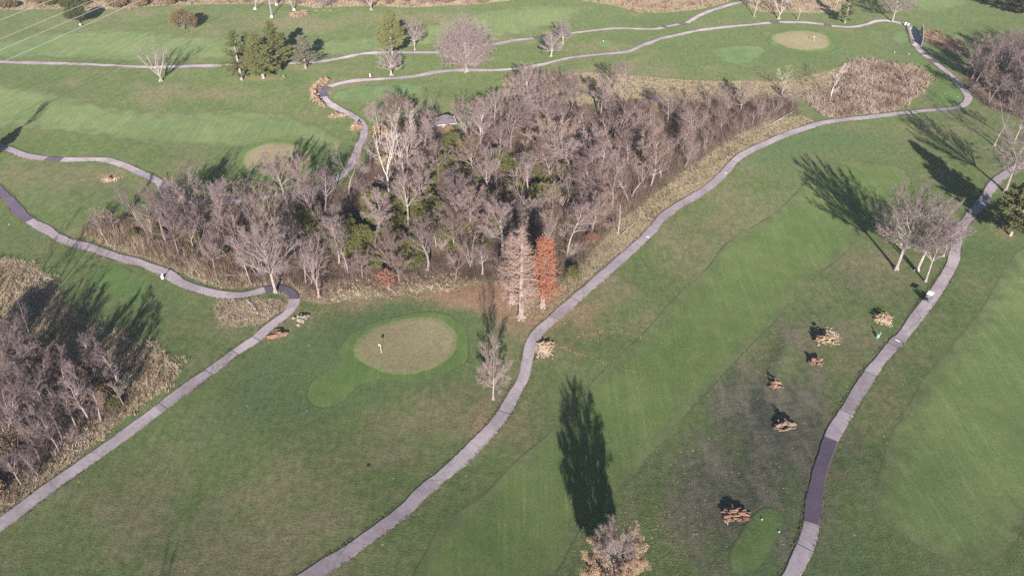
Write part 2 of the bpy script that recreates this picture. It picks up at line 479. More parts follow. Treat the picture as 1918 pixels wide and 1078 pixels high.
MEADOWS = {
 'marsh': zoomed(1418, 0, 3.836, [(640, 460), (700, 430), (800, 415), (900, 450), (1000, 455), (1100, 470), (1190, 500), (1230, 540), (1245, 580), (1230, 620),
           (1180, 670), (1110, 710), (1060, 760), (980, 790), (850, 810), (700, 830), (560, 850), (480, 830), (420, 780), (350, 740), (330, 700), (370, 670),
           (440, 640), (530, 660), (570, 560), (600, 510)]),
 'north': [(950, 142), (1040, 137), (1140, 138), (1230, 145), (1310, 152), (1400, 152), (1470, 152), (1560, 130), (1585, 120), (1565, 165), (1500, 175), (1485, 192), (1430, 192),
           (1300, 195), (1200, 195), (1050, 200), (960, 205), (935, 175)],
 'east': [(1500, 216), (1530, 228), (1460, 250), (1405, 278), (1370, 300), (1345, 332), (1290, 368), (1255, 388), (1225, 420), (1195, 448), (1150, 488), (1090, 535), (1045, 575), (1010, 596), (960, 592),
          (985, 560), (1040, 540), (1085, 500), (1115, 462), (1160, 415), (1210, 375), (1255, 340), (1300, 305), (1340, 278), (1385, 250), (1430, 228)],
 'front': [(150, 432), (180, 452), (240, 474), (310, 500), (380, 528), (430, 540), (480, 538), (560, 560), (600, 570), (660, 560), (760, 552), (850, 540), (900, 530), (850, 515), (700, 525), (600, 530),
           (480, 525), (380, 500), (300, 472), (220, 440), (170, 418)],
 'left': [(0, 480), (50, 492), (100, 520), (115, 570), (160, 600), (210, 622), (260, 640), (310, 660), (338, 680), (335, 705), (300, 735), (260, 760), (230, 790), (170, 835), (110, 885), (60, 925), (0, 962),
          (-150, 1040), (-150, 880), (0, 890), (60, 870), (95, 850), (140, 790), (230, 740), (200, 700), (60, 660), (-40, 600), (-60, 500)],
 'loop': [(402, 560), (440, 562), (490, 557), (530, 560), (540, 572), (525, 590), (490, 605), (450, 614), (415, 605), (402, 585)],
 'far': [(1092, 2), (1150, 10), (1200, 24), (1250, 24), (1310, 18), (1360, 5), (1390, -8), (1300, -25), (1080, -15)],
 'top': [(-60, 17), (100, 17), (230, 17), (400, 8), (480, 7), (540, 8), (590, 15), (640, 13), (700, 12), (780, 14), (850, 10), (950, 2), (1000, -8), (1000, -40), (-100, -40)],
 'topright': [(1400, 8), (1420, 22), (1480, 24), (1560, 24), (1590, 12), (1600, -8), (1500, -20), (1420, -12)],
 'gully': zoomed(1600, 0, 5.99, [(790, 335), (900, 350), (1000, 400), (1150, 480), (1230, 560), (1180, 620), (1000, 560), (860, 500), (790, 480)]),
}
gW = {k: gpoly(v) for k, v in (('main', WOOD_MAIN), ('left', WOOD_LEFT), ('right', WOOD_RIGHT))}
gM = {k: gpoly(v) for k, v in MEADOWS.items()}

# --- paths
PATHS = {
 'left': [(-70, 1035), (0, 982), (125, 890), (238, 810), (305, 760), (391, 697), (440, 660), (480, 634), (500, 616), (537, 587), (550, 569), (552, 560), (546, 549), (535, 542), (519, 539), (496, 543), (456, 552),
          (417, 552), (378, 543), (341, 530), (313, 512), (261, 492), (214, 479), (167, 463), (120, 450), (86, 429), (52, 411), (31, 390), (16, 372), (0, 357), (-40, 322)],
 'upper_left': [(-40, 262), (16, 279), (47, 291), (86, 297), (130, 299), (188, 299), (222, 306), (255, 320), (284, 333), (300, 343), (308, 359), (320, 372), (350, 377), (400, 380), (450, 376), (520, 366), (600, 350), (648, 322),
          (666, 292), (672, 273), (680, 260), (682, 247), (678, 232), (665, 220), (652, 212), (643, 208), (627, 200), (617, 193), (610, 187), (605, 179), (603, 173), (606, 168), (613, 164), (627, 159), (643, 155), (669, 151), (719, 148),
          (773, 143.6), (807, 137), (832, 133.5), (874, 131.5), (915, 132), (957, 130), (1020, 120), (1072, 108), (1127, 102), (1176, 97), (1200, 87), (1234, 74), (1273, 65), (1312, 57), (1351, 52), (1403, 47), (1442, 43), (1460, 42),
          (1514, 43), (1547, 47), (1567, 50), (1597, 51), (1620, 47), (1637, 41), (1652, 39), (1667, 40), (1683, 43), (1695, 46), (1706, 52), (1713, 60), (1715, 70), (1716, 80), (1719, 90), (1726, 98), (1737, 107), (1750, 117), (1767, 130),
          (1784, 145), (1797, 159), (1808, 172), (1813, 182), (1811, 191), (1804, 197), (1792, 202), (1767, 205), (1733, 207.5), (1700, 211), (1650, 217), (1600, 222.6), (1548, 229), (1509, 240), (1470, 253), (1429, 271), (1390, 291), (1372, 306),
          (1354, 326), (1330, 348), (1299, 369), (1268, 387), (1241, 408), (1210, 443), (1182, 468), (1148, 498), (1116, 527), (1077, 561), (1038, 595), (1012, 619), (999, 637), (992, 655), (986, 681), (980, 707), (966, 733), (944, 772),
          (921, 802), (892, 832), (871, 854), (840, 881), (814, 902), (788, 923), (761, 952), (728, 978), (688, 1006), (649, 1035), (610, 1059), (582, 1077), (500, 1125)],
 'far': [(-60, 114), (0, 116), (83, 118.5), (167, 121), (250, 125), (317, 125.5), (387, 123.5), (428, 122), (500, 120), (562, 118), (604, 115), (640, 109), (673, 102), (707, 99), (765, 98.5), (824, 98), (870, 92), (927, 83), (960, 76.5), (999, 72), (1072, 62.5),
          (1129, 55.5), (1168, 53.5), (1221, 55), (1241, 52), (1265, 47), (1288, 42), (1307, 31), (1330, 21), (1359, 12), (1390, 4), (1408, 0), (1500, -14)],
 'right': [(1455, 1125), (1482, 1078), (1496, 1048), (1507, 1025), (1516, 999), (1521, 967), (1527.5, 923), (1535, 884), (1546, 850), (1556, 821.5), (1567, 800), (1585, 772), (1606, 736), (1626, 705), (1647, 676), (1673, 647), (1694, 624), (1725, 582), (1746, 556),
          (1768, 522), (1783, 494), (1789, 468), (1792, 442), (1801, 424), (1817, 405), (1835, 385), (1851, 361), (1863, 342), (1882, 327), (1925, 305)],
}
PATH_G = {k: catmull(gpoly(v), False, 0.9) for k, v in PATHS.items()}
PATH_W = 2.55

def near_idx(line, px):
    x, y, _ = G(*px)
    return int(np.argmin((line[:, 0] - x) ** 2 + (line[:, 1] - y) ** 2))

# ------------------------------------------------------------------ ground sheet
def blobs(X, Y, lst):
    out = np.zeros(X.shape)
    for (px, py, rx, ry, amt) in lst:
        x, y, _ = G(px, py)
        out += amt * np.exp(-(((X - x) / rx) ** 2 + ((Y - y) / ry) ** 2))
    return out

def build_ground():
    st = 1.25
    xs = np.arange(-345, 345 + st, st); ys = np.arange(15, 575 + st, st)
    X, Y = np.meshgrid(xs, ys)
    Z = hgt(X, Y)
    nx, ny = len(xs), len(ys)
    idx = np.arange(nx * ny).reshape(ny, nx)
    F = np.stack([idx[:-1, :-1], idx[:-1, 1:], idx[1:, 1:], idx[1:, :-1]], -1).reshape(-1, 4)
    Xf, Yf = X.ravel(), Y.ravel()
    A = {}
    dm = {k: poly_dist(Xf, Yf, p) for k, p in gM.items()}
    straw = np.full(Xf.shape, 0.0)
    for k, d in dm.items(): straw = np.maximum(straw, np.clip(d / 1.6 + 0.5, 0, 1))
    A['straw'] = straw * 0.95
    wood = np.zeros(Xf.shape)
    for k, p in gW.items(): wood = np.maximum(wood, np.clip(poly_dist(Xf, Yf, p) / 5 + 0.4, 0, 1))
    A['wood'] = wood * 0.95
    pathd = np.full(Xf.shape, 1e9)
    for k, l in PATH_G.items(): pathd = np.minimum(pathd, line_dist(Xf, Yf, l[::3]))
    lit = blobs(Xf, Yf, [(1000, 585, 9, 7, .7), (905, 545, 11, 6, .75), (820, 548, 12, 4, .5), (700, 560, 14, 5, .45), (610, 575, 7, 6, .5), (1110, 600, 9, 8, .55), (1180, 545, 7, 5, .3), (1040, 470, 7, 6, .4),
         (490, 146, 9, 4, .7), (560, 128, 7, 4, .8), (440, 152, 9, 3, .45), (202, 336, 4, 3, .7), (525, 628, 4, 3, .7), (900, 790, 2.5, 7, .6), (915, 760, 4, 4, .35), (570, 600, 4, 4, .5), (1888, 440, 5, 4, .6), (1240, 945, 2, 2, .5),
         (1640, 60, 10, 5, .35), (1250, 12, 22, 7, .5), (980, 140, 10, 5, .6), (1010, 630, 3, 3, .3), (940, 575, 9, 9, .4), (880, 545, 8, 7, .5), (630, 222, 5, 3, .5), (1740, 70, 6, 4, .6), (1780, 90, 7, 5, .5), (310, 160, 8, 5, .25)])
    A['litter'] = lit * .6 + 0.26 * np.exp(-(pathd / 2.0) ** 2)
    A['dry'] = blobs(Xf, Yf, [(300, 175, 14, 7, .8), (120, 330, 22, 10, .8), (420, 175, 22, 8, .6), (620, 165, 14, 9, .9), (590, 215, 16, 9, .7), (1130, 88, 14, 6, .6), (200, 30, 30, 10, .6), (560, 45, 25, 8, .9), (740, 30, 22, 8, .8), (1100, 140, 30, 6, .9),
         (1020, 700, 12, 6, .3), (250, 920, 16, 12, .7), (520, 970, 12, 10, .9), (400, 1040, 15, 8, .7), (700, 860, 10, 10, .6), (820, 760, 14, 8, .8), (1640, 500, 12, 8, .8), (1600, 640, 7, 7, .7), (1240, 470, 8, 14, .6), (1170, 560, 8, 10, .5),
         (1400, 300, 10, 12, .5), (1380, 420, 10, 14, .7), (1300, 470, 8, 10, .5), (1760, 330, 12, 10, .6), (1500, 270, 8, 8, .2), (1530, 1040, 5, 10, .7), (1600, 880, 5, 14, .6), (1650, 740, 5, 10, .6), (1330, 980, 8, 8, .7), (100, 450, 12, 6, .5), (60, 560, 10, 8, .4), (1640, 250, 20, 8, .3), (1640, 110, 10, 6, .4), (1790, 70, 14, 8, .6), (960, 590, 14, 8, .6), (940, 700, 6, 14, .7)])
    A['lush'] = blobs(Xf, Yf, [(760, 640, 20, 14, .9), (600, 700, 12, 10, .9), (830, 575, 12, 5, 1.0), (560, 660, 12, 8, .6), (450, 780, 16, 10, .5), (1450, 300, 12, 16, .7), (1560, 260, 22, 8, .8), (1480, 100, 40, 14, .6), (600, 295, 14, 10, .9), (480, 310, 16, 6, .6),
         (300, 560, 12, 8, .6), (60, 440, 8, 6, .6), (650, 75, 40, 8, .5), (1240, 40, 20, 6, .7), (1700, 90, 14, 10, .6), (1840, 470, 14, 10, .6), (1640, 1050, 14, 9, .5), (1140, 800, 14, 14, .4), (30, 620, 6, 6, .3), (1770, 180, 7, 6, .9), (1420, 1060, 10, 8, .7)])
    A['worn'] = blobs(Xf, Yf, [(1400, 760, 9, 12, .9), (1450, 870, 14, 14, .8), (1390, 880, 14, 14, .8), (1360, 700, 9, 9, .7), (1500, 620, 12, 8, .7), (1580, 580, 12, 8, .6), (1400, 980, 9, 7, .6), (1560, 500, 9, 7, .5), (1470, 780, 6, 8, .9), (1520, 760, 9, 9, .7), (1350, 1040, 10, 7, .5),
         (1280, 900, 8, 12, .6), (1500, 690, 6, 8, .6), (410, 955, 5, 3, .5), (690, 880, 3, 3, .4)])
    A['leaf'] = np.clip(blobs(Xf, Yf, [(1250, 960, 14, 12, .5), (1400, 850, 18, 16, .35), (1300, 440, 14, 18, .35), (1180, 980, 10, 8, .6), (900, 560, 12, 6, .5), (1500, 640, 12, 10, .3)]), 0, 1) * 0.8 - 0.05
    A['worn'] = A['worn'] * .72
    me = np_mesh('ground', np.column_stack([Xf, Yf, Z.ravel()]), F, [M['ground']], True, A)
    o = tag(link_mesh('ground', me), 'olive green rough grass of the golf course', None, None, 'structure')
    # the land beyond, out to the horizon
    bx0, bx1, by0, by1 = xs[0], xs[-1], ys[0], ys[-1]
    R = 6000.0
    xx = [-R, -2000, -900, bx0, bx1, 900, 2000, R]; yy = [-R, -2000, -600, by0, by1, 1200, 2500, R]
    V = [(a, b, 0.0) for b in yy for a in xx]
    F2 = [(j * 8 + i, j * 8 + i + 1, (j + 1) * 8 + i + 1, (j + 1) * 8 + i) for j in range(7) for i in range(7) if not (i == 3 and j == 3)]
    me2 = np_mesh('terrain', V, F2, [M['ground']])
    tag(link_mesh('terrain', me2), 'open grassland reaching to the horizon', None, None, 'structure')
build_ground()

# ------------------------------------------------------------------ fairways, greens, tees
FW1 = [(780, 1110), (803, 1020), (832, 975), (897, 933), (965, 863), (1033, 806), (1064, 765), (1101, 723), (1142, 681), (1195, 632), (1221, 605), (1260, 560), (1325, 500), (1364, 452), (1455, 395), (1500, 350), (1530, 318), (1580, 303), (1640, 303),
       (1690, 318), (1708, 340), (1695, 362), (1650, 385), (1630, 420), (1606, 450), (1564, 492), (1491, 546), (1460, 595), (1377, 679), (1257, 809), (1184, 889), (1093, 986), (1000, 1110)]
sheet('fairway', FW1, M['fairway'], 'mown green fairway running between the two right hand paths', 0.04)
FW2 = [(1940, 960), (1905, 1005), (1882, 1033), (1850, 1052), (1820, 1056), (1788, 1051), (1757, 1038), (1705, 1014), (1653, 978), (1634, 950), (1645, 890), (1672, 810), (1700, 760), (1735, 700), (1783, 647), (1830, 590), (1860, 540), (1890, 490), (1920, 460), (1960, 430), (2060, 500), (2060, 900)]
sheet('fairway', FW2, M['fairway_pale'], 'bright mown fairway at the right edge beyond the cart path', 0.04)
FW3 = [(-60, 162), (60, 167), (150, 187), (300, 212), (450, 207), (560, 222), (630, 255), (640, 285), (590, 272), (520, 264), (440, 276), (386, 271), (326, 276), (260, 266), (150, 250), (52, 240), (-60, 236)]
sheet('fairway', FW3, M['fairway_far'], 'pale green fairway at left above the curving path', 0.04)
FW4 = [(-60, 98), (100, 62), (250, 57), (400, 70), (500, 78), (620, 76), (750, 62), (850, 36), (930, 18), (1050, 11), (1090, 18), (1075, 34), (1000, 58), (930, 70), (780, 88), (600, 105), (440, 112), (250, 114), (100, 108), (-60, 108)]
sheet('fairway', FW4, M['fairway_far'], 'long green fairway along the top beside the far path', 0.04)
FW5 = [(1690, -12), (1700, 6), (1725, 18), (1760, 23), (1800, 14), (1815, 0), (1815, -15)]
sheet('fairway', FW5, M['fairway_far'], 'small pale mown patch at the top right corner', 0.04)

COL1 = zoomed(480, 530, 3.836, [(1525, 400), (1520, 560), (1400, 630), (1200, 700), (1080, 715), (850, 700), (760, 735), (700, 780), (600, 860), (500, 900), (420, 890), (365, 840), (360, 770), (400, 700), (480, 640), (570, 580), (610, 480), (650, 400), (750, 320), (900, 262), (1050, 232), (1200, 205), (1350, 215), (1470, 290)])
GR1 = zoomed(480, 530, 3.836, [(690, 480), (725, 395), (850, 310), (1000, 265), (1150, 240), (1250, 236), (1350, 265), (1420, 320), (1452, 380), (1452, 450), (1420, 520), (1340, 590), (1200, 642), (1080, 668), (950, 655), (850, 625), (750, 575), (700, 530)])
sheet('fairway_collar', COL1, M['collar'], 'green collar and approach apron round the near putting green', 0.05)
sheet('putting_green', GR1, M['green'], 'large tan oval putting green with a yellow flag', 0.09, 1.2)
GR2 = zoomed(1280, 0, 5.99, [(975, 430), (1030, 385), (1200, 350), (1350, 347), (1500, 365), (1610, 400), (1650, 470), (1635, 530), (1560, 560), (1400, 572), (1200, 550), (1100, 512), (1010, 480)])
COL2 = zoomed(1280, 0, 5.99, [(940, 440), (1020, 365), (1200, 335), (1350, 332), (1550, 355), (1700, 410), (1760, 480), (1720, 550), (1560, 598), (1400, 600), (1180, 575), (1060, 535), (970, 500)])
sheet('fairway_collar', COL2, M['collar'], 'green collar round the far right putting green', 0.05)
sheet('putting_green', GR2, M['green'], 'tan oval putting green at far right below the upper path', 0.09, 1.2)
GR3 = [(452, 303), (462, 285), (490, 271), (520, 266), (552, 270), (578, 282), (586, 298), (576, 315), (550, 328), (515, 332), (480, 326), (458, 316)]
sheet('fairway_collar', [(440, 303), (455, 278), (490, 263), (522, 258), (560, 263), (592, 278), (600, 300), (590, 322), (555, 338), (512, 342), (470, 336), (446, 320)], M['collar'], 'green collar round the left putting green', 0.05)
sheet('putting_green', GR3, M['green'], 'tan putting green at left crossed by tree shadows', 0.09, 1.2)
AP2 = zoomed(1280, 0, 5.99, [(320, 575), (420, 535), (560, 515), (750, 510), (860, 520), (920, 560), (880, 620), (800, 680), (650, 720), (500, 705), (400, 650), (330, 605)])
sheet('tee_box', AP2, M['approach'], 'bluish green oval of mown turf beside the far putting green', 0.05)
sheet('tee_box', [(620, 182), (640, 168), (700, 160), (760, 157), (792, 163), (775, 176), (700, 188), (640, 191)], M['approach'], 'pale green oval tee inside the hairpin path bend', 0.05)
sheet('tee_box', [(1430, 950), (1455, 953), (1472, 970), (1468, 990), (1455, 1015), (1440, 1040), (1420, 1062), (1400, 1075), (1375, 1072), (1364, 1050), (1370, 1025), (1385, 1000), (1405, 970)], M['tee'], 'green tee with two white markers beside the dark path stretch', 0.07)
sheet('tee_box', zoomed(0, 470, 5.99, [(965, 290), (1050, 220), (1200, 170), (1350, 160), (1500, 230), (1650, 320), (1700, 420), (1650, 560), (1500, 600), (1350, 560), (1150, 480), (1000, 380)]), M['tee'], 'green oval tee below the left path crossed by tree shadows', 0.07)
sheet('tee_box', zoomed(1418, 0, 3.836, [(1270, 690), (1330, 635), (1420, 622), (1480, 680), (1478, 740), (1400, 768), (1300, 755)]), M['tee'], 'dark green tee inside the right hand path bend', 0.06)
sheet('tee_box', zoomed(1600, 0, 5.99, [(420, 400), (480, 360), (600, 350), (622, 430), (600, 480), (500, 490), (430, 450)]), M['approach'], 'small pale tee left of the bridge', 0.06)
sheet('tee_box', zoomed(960, 0, 3.836, [(585, 315), (620, 293), (680, 290), (718, 310), (715, 335), (660, 345), (600, 338)]), M['approach'], 'small round tee between the two far paths', 0.06)

# ------------------------------------------------------------------ cart paths: laid sections
def ribbon(name, line, i0, i1, mat, parent, w=PATH_W, lift=0.07, gap=0.0):
    p = line[max(i0, 0):min(i1 + 1, len(line))]
    t = np.gradient(p, axis=0); t /= np.linalg.norm(t, axis=1)[:, None] + 1e-9
    nrm = np.column_stack([-t[:, 1], t[:, 0]])
    rg = np.random.default_rng(len(p) * 7 + i0)
    wig = np.convolve(rg.normal(0, 0.17, len(p) + 4), np.ones(5) / 5, 'valid') if len(p) > 2 else np.zeros(len(p))
    offs = np.array([-w / 2 - 0.02, -w / 2, -w / 2 + 0.25, 0, w / 2 - 0.25, w / 2, w / 2 + 0.02])
    lifts = np.array([-0.05, lift, lift + 0.005, lift + 0.015, lift + 0.005, lift, -0.05]); edge = np.array([0, 0, .25, 1.2, .25, 0, 0])
    V = []; E = []
    for k in range(len(p)):
        for o_, l_, e_ in zip(offs, lifts, edge):
            q = p[k] + nrm[k] * (o_ * (1 + wig[k]))
            V.append((q[0], q[1], float(hgt(q[0], q[1])) + l_)); E.append(e_)
    n = 7; F = []
    for k in range(len(p) - 1):
        for j in range(n - 1):
            a = k * n + j
            F.append((a, a + 1, a + n + 1, a + n) if True else None)
    F = np.array(F)[:, ::-1]
    me = np_mesh(name, V, F, [mat], False, {'edge': E})
    return link_mesh(name, me, parent)

def lay_path(key, cuts, label):
    """cuts: list of (pixel where a section starts, material)"""
    line = PATH_G[key]
    root = empty('path', (0, 0, 0)); tag(root, label, None, None, 'structure')
    ids = [0] + [near_idx(line, c[0]) for c in cuts[1:]] + [len(line) - 1]
    for k in range(len(cuts)):
        a, b = sorted((ids[k], ids[k + 1]))
        if b - a < 2: continue
        ribbon('path_section', line, a, b, M[cuts[k][1]], root)
    return root
pl = lay_path('left', [((-70, 1035), 'path'), ((300, 765), 'path2'), ((391, 697), 'path'), ((480, 634), 'path'), ((552, 562), 'asphalt'), ((496, 543), 'path'), ((341, 530), 'path'), ((214, 479), 'path2'), ((120, 450), 'path'), ((54, 412), 'asphalt'), ((16, 372), 'asphalt')], 'pale cart path looping along the left woods')
pm = lay_path('upper_left', [((-40, 262), 'path2'), ((84, 297), 'asphalt'), ((114, 299), 'path'), ((255, 320), 'path2'), ((380, 376), 'path2'), ((652, 212), 'path'), ((606, 181), 'asphalt'), ((615, 163), 'path'), ((719, 148), 'path2'), ((915, 132), 'path'), ((1020, 120), 'path2'),
      ((1270, 66), 'path'), ((1442, 43), 'asphalt'), ((1460, 42), 'path'), ((1543, 46), 'asphalt'), ((1556, 49), 'path'), ((1700, 48), 'path2'), ((1722, 94), 'path'), ((1728, 100), 'asphalt'), ((1733, 104), 'path'), ((1740, 110), 'asphalt'), ((1752, 119), 'path2'), ((1700, 211), 'path2'), ((1354, 326), 'path2'), ((1210, 443), 'path2'), ((1077, 561), 'path2'), ((1036, 597), 'path'), ((921, 802), 'path'), ((814, 902), 'path2'), ((649, 1035), 'path2')],
      'long lavender grey cart path winding round the central wood')
pf = lay_path('far', [((-60, 114), 'path2'), ((167, 121), 'path'), ((317, 125), 'path2'), ((604, 115), 'path'), ((707, 99), 'path2'), ((999, 72), 'asphalt'), ((1070, 63), 'path'), ((1241, 52), 'asphalt'), ((1250, 50), 'path'), ((1270, 46), 'asphalt'), ((1284, 43), 'path'), ((1390, 4), 'path2')], 'thin grey cart path crossing the far fairways')
pr = lay_path('right', [((1455, 1125), 'path'), ((1507, 1025), 'path'), ((1520, 978), 'asphalt'), ((1557, 820), 'path'), ((1586, 771), 'path2'), ((1630, 700), 'path'), ((1672, 648), 'path2'), ((1685, 634), 'path'), ((1768, 522), 'path'), ((1792, 442), 'path2'), ((1817, 405), 'path2')], 'cart path along the right with one dark new asphalt stretch')
M['white'] = plain('white_paint', (0.72, 0.70, 0.68), 0.6, 0.08)
M['joint'] = plain('joint_tar', (0.05, 0.043, 0.05), 0.9, 0.3)
def crossbar(root, key, px, length, wid, mat, name, t0=0.0):
    line = PATH_G[key]; i = near_idx(line, px)
    t = line[min(i + 1, len(line) - 1)] - line[i - 1]; t /= np.linalg.norm(t); nrm = np.array([-t[1], t[0]])
    V = []; n = 6
    for k in range(n + 1):
        u = t0 + (k / n - .5) * length
        for s_ in (-1, 1):
            q = line[i] + nrm * u + t * s_ * wid / 2
            V.append((q[0], q[1], float(hgt(q[0], q[1])) + 0.105))
    F = np.array([(2 * k, 2 * k + 1, 2 * k + 3, 2 * k + 2) for k in range(n)])
    link_mesh(name, np_mesh(name, V, F, [mat]), root)
crossbar(pm, 'upper_left', (1210, 443), 0.9, 0.28, M['white'], 'painted_bar', 0.5)
crossbar(pm, 'upper_left', (1356, 322), 0.9, 0.25, M['white'], 'painted_bar', 0.4)
crossbar(pr, 'right', (1681, 640), 1.0, 0.3, M['white'], 'painted_bar')
for key, root, pts in (('right', pr, [(1586, 771), (1507, 1025), (1672, 648), (1630, 700), (1780, 500)]), ('upper_left', pm, [(1036, 597), (1077, 561), (944, 772)]), ('left', pl, [(391, 697), (440, 660), (480, 634), (305, 760)])):
    for p in pts: crossbar(root, key, p, PATH_W * 0.96, 0.10, M['joint'], 'expansion_joint')

# ------------------------------------------------------------------ tree generators (reference height 15 m)
def tubes(segs, sides):
    """segs: list of (p0,p1,r0,r1) -> verts, quad faces"""
    if not segs: return np.zeros((0, 3)), np.zeros((0, 4), int)
    P0 = np.array([s[0] for s in segs]); P1 = np.array([s[1] for s in segs])
    R0 = np.array([s[2] for s in segs])[:, None]; R1 = np.array([s[3] for s in segs])[:, None]
    D = P1 - P0; D /= np.linalg.norm(D, axis=1)[:, None] + 1e-9
    ref = np.where(np.abs(D[:, 2:3]) < 0.9, np.array([[0, 0, 1.0]]), np.array([[1.0, 0, 0]]))
    A = np.cross(D, ref); A /= np.linalg.norm(A, axis=1)[:, None] + 1e-9
    B = np.cross(D, A)
    V = []
    for k in range(sides):
        a = 2 * math.pi * k / sides
        o = A * math.cos(a) + B * math.sin(a)
        V.append(np.stack([P0 + o * R0, P1 + o * R1], 1))       # n,2,3
    V = np.stack(V, 1).reshape(-1, 3)                            # n,sides,2
    n = len(segs); base = np.arange(n)[:, None] * sides * 2
    F = []
    for k in range(sides):
        k2 = (k + 1) % sides
        F.append(np.concatenate([base + 2 * k, base + 2 * k2, base + 2 * k2 + 1, base + 2 * k + 1], 1))
    return V, np.concatenate(F, 0)

def join(parts):
    V = []; F = []; o = 0
    for v, f in parts:
        if len(v) == 0: continue
        V.append(v); F.append(f + o); o += len(v)
    return np.concatenate(V), np.concatenate(F)

def nrmz(v): return v / (np.linalg.norm(v) + 1e-9)

class Tree:
    def __init__(s, seed):
        s.r = np.random.default_rng(seed); s.seg = [[], [], [], []]; s.fine = []; s.tips = []
    def perp(s, d, ang, az=None):
        a = nrmz(np.cross(d, [0.31, 0.17, 0.93])); b = np.cross(d, a)
        az = s.r.uniform(0, 2 * math.pi) if az is None else az
        return nrmz(d * math.cos(ang) + (a * math.cos(az) + b * math.sin(az)) * math.sin(ang))
    def grow(s, p, d, L, r, lv, up=0.1, wig=0.12, nch=(3, 2, 2), ang=(0.75, 0.7, 0.7), ratio=0.55, start=0.25, fine=3, rmin=0.018, flen=0.55):
        n = (7, 6, 4, 3)[lv]; st = L / n
        for i in range(n):
            d = nrmz(d + s.r.normal(0, wig, 3) + np.array([0, 0, up]))
            q = p + d * st
            ra = max(r * (1 - 0.75 * i / n), rmin); rb = max(r * (1 - 0.75 * (i + 1) / n), rmin * 0.8)
            s.seg[lv].append((p, q, ra, rb))
            p = q
            if lv < 3 and (i + 1) / n > start:
                k = nch[lv]
                for _ in range(int(k) + (s.r.random() < k % 1)):
                    l2 = L * ratio * (1 - 0.5 * i / n) * s.r.uniform(0.7, 1.25)
                    s.grow(p, s.perp(d, ang[lv] * s.r.uniform(0.7, 1.25)), l2, rb * 0.62, lv + 1, up, wig * 1.15, nch, ang, ratio, 0.2, fine, rmin, flen)
            elif lv == 3:
                for _ in range(fine):
                    s.fine.append((p, nrmz(s.perp(d, 0.6) + np.array([0, 0, up])), s.r.uniform(0.5, 1.0) * flen))
        s.tips.append((p, d))
    def fine_mesh(s, w=0.012):
        if not s.fine: return np.zeros((0, 3)), np.zeros((0, 4), int)
        P = np.array([f[0] for f in s.fine]); D = np.array([f[1] for f in s.fine]); L = np.array([f[2] for f in s.fine])[:, None]
        A = np.cross(D, s.r.normal(0, 1, D.shape)); A /= np.linalg.norm(A, axis=1)[:, None] + 1e-9
        V = np.stack([P - A * w, P + A * w, P + D * L + A * w * .35, P + D * L - A * w * .35], 1).reshape(-1, 3)
        return V, np.arange(len(V)).reshape(-1, 4)
    def meshes(s, name, mt, mc, trunk_lv=1):
        tp = [tubes(s.seg[0], 8)] + ([tubes(s.seg[1], 6)] if trunk_lv >= 1 else [])
        cpn = ([] if trunk_lv >= 1 else [tubes(s.seg[1], 5)]) + [tubes(s.seg[2], 4), tubes(s.seg[3], 3), s.fine_mesh()]
        vt, ft = join(tp); vc, fc = join(cpn)
        return (np_mesh(name + '_trunk', vt, ft, [mt], True), np_mesh(name + '_crown', vc, fc, [mc], False))

def flare(t, r):        # root flare
    for k in range(5):
        a = 2 * math.pi * k / 5 + t.r.uniform(0, 1)
        t.seg[0].append((np.array([math.cos(a) * r * 1.9, math.sin(a) * r * 1.9, -0.15]), np.array([math.cos(a) * r * .3, math.sin(a) * r * .3, r * 2.6]), r * .5, r * .45))

def trunk(t, h, r, lean=(0, 0), n=9, wig=0.05):
    p = np.array([0.0, 0, -0.2]); d = nrmz(np.array([lean[0], lean[1], 1.0])); pts = [(p, d, r)]
    for i in range(n):
        d = nrmz(d + t.r.normal(0, wig, 3) + np.array([0, 0, .03]))
        q = p + d * (h + 0.2) / n
        ra = r * (1 - 0.62 * i / n); rb = r * (1 - 0.62 * (i + 1) / n)
        t.seg[0].append((p, q, ra * (1.25 if i == 0 else 1), rb)); p = q; pts.append((p, d, rb))
    flare(t, r)
    return pts

def tree_round(seed, spread=1.0, bole=0.18, fine=3, up=0.045):
    t = Tree(seed)
    pts = trunk(t, 9.5, 0.36)
    for k, (p, d, r) in enumerate(pts[2:]):
        fr = p[2] / 9.5
        if fr < bole: continue
        for _ in range(3 if fr < 0.8 else 4):
            ang = (1.30 - 0.75 * fr) * t.r.uniform(.85, 1.15)
            t.grow(p, t.perp(d, ang), (8.4 - 3.4 * fr) * spread * t.r.uniform(.8, 1.1), r * .6, 1, up, .08, (0, 1.7, 1.7), (.55, .6, .62), .42, .2, fine)
    return t

def tree_dome(seed, rx=8.5, zt=15.0, nl=26, e0=.12, th=3.2, fine=3, r0=.42, nch=2.2, ex=2.6):
    t = Tree(seed)
    pts = trunk(t, th * 1.5, r0, n=9, wig=.03)
    for i in range(nl):
        u = (i + .5) / nl; az = i * 2.4 + t.r.uniform(-.3, .3); el = e0 + (1.5 - e0) * u ** 1.15
        k = min(9, max(3, int((.55 + .45 * u) * 9)))
        p, d, r = pts[k]
        dd = np.array([math.cos(az) * math.cos(el), math.sin(az) * math.cos(el), math.sin(el)])
        L = ((math.cos(el) / rx) ** ex + (math.sin(el) / (zt - p[2])) ** ex) ** (-1 / ex) * t.r.uniform(.82, 1.02)
        t.grow(p, dd, L * .88, r * (.34 if nl > 20 else .42), 1, .02, .05, (0, nch, 1.8), (.42, .48, .52), .36, .28, fine)
    return t

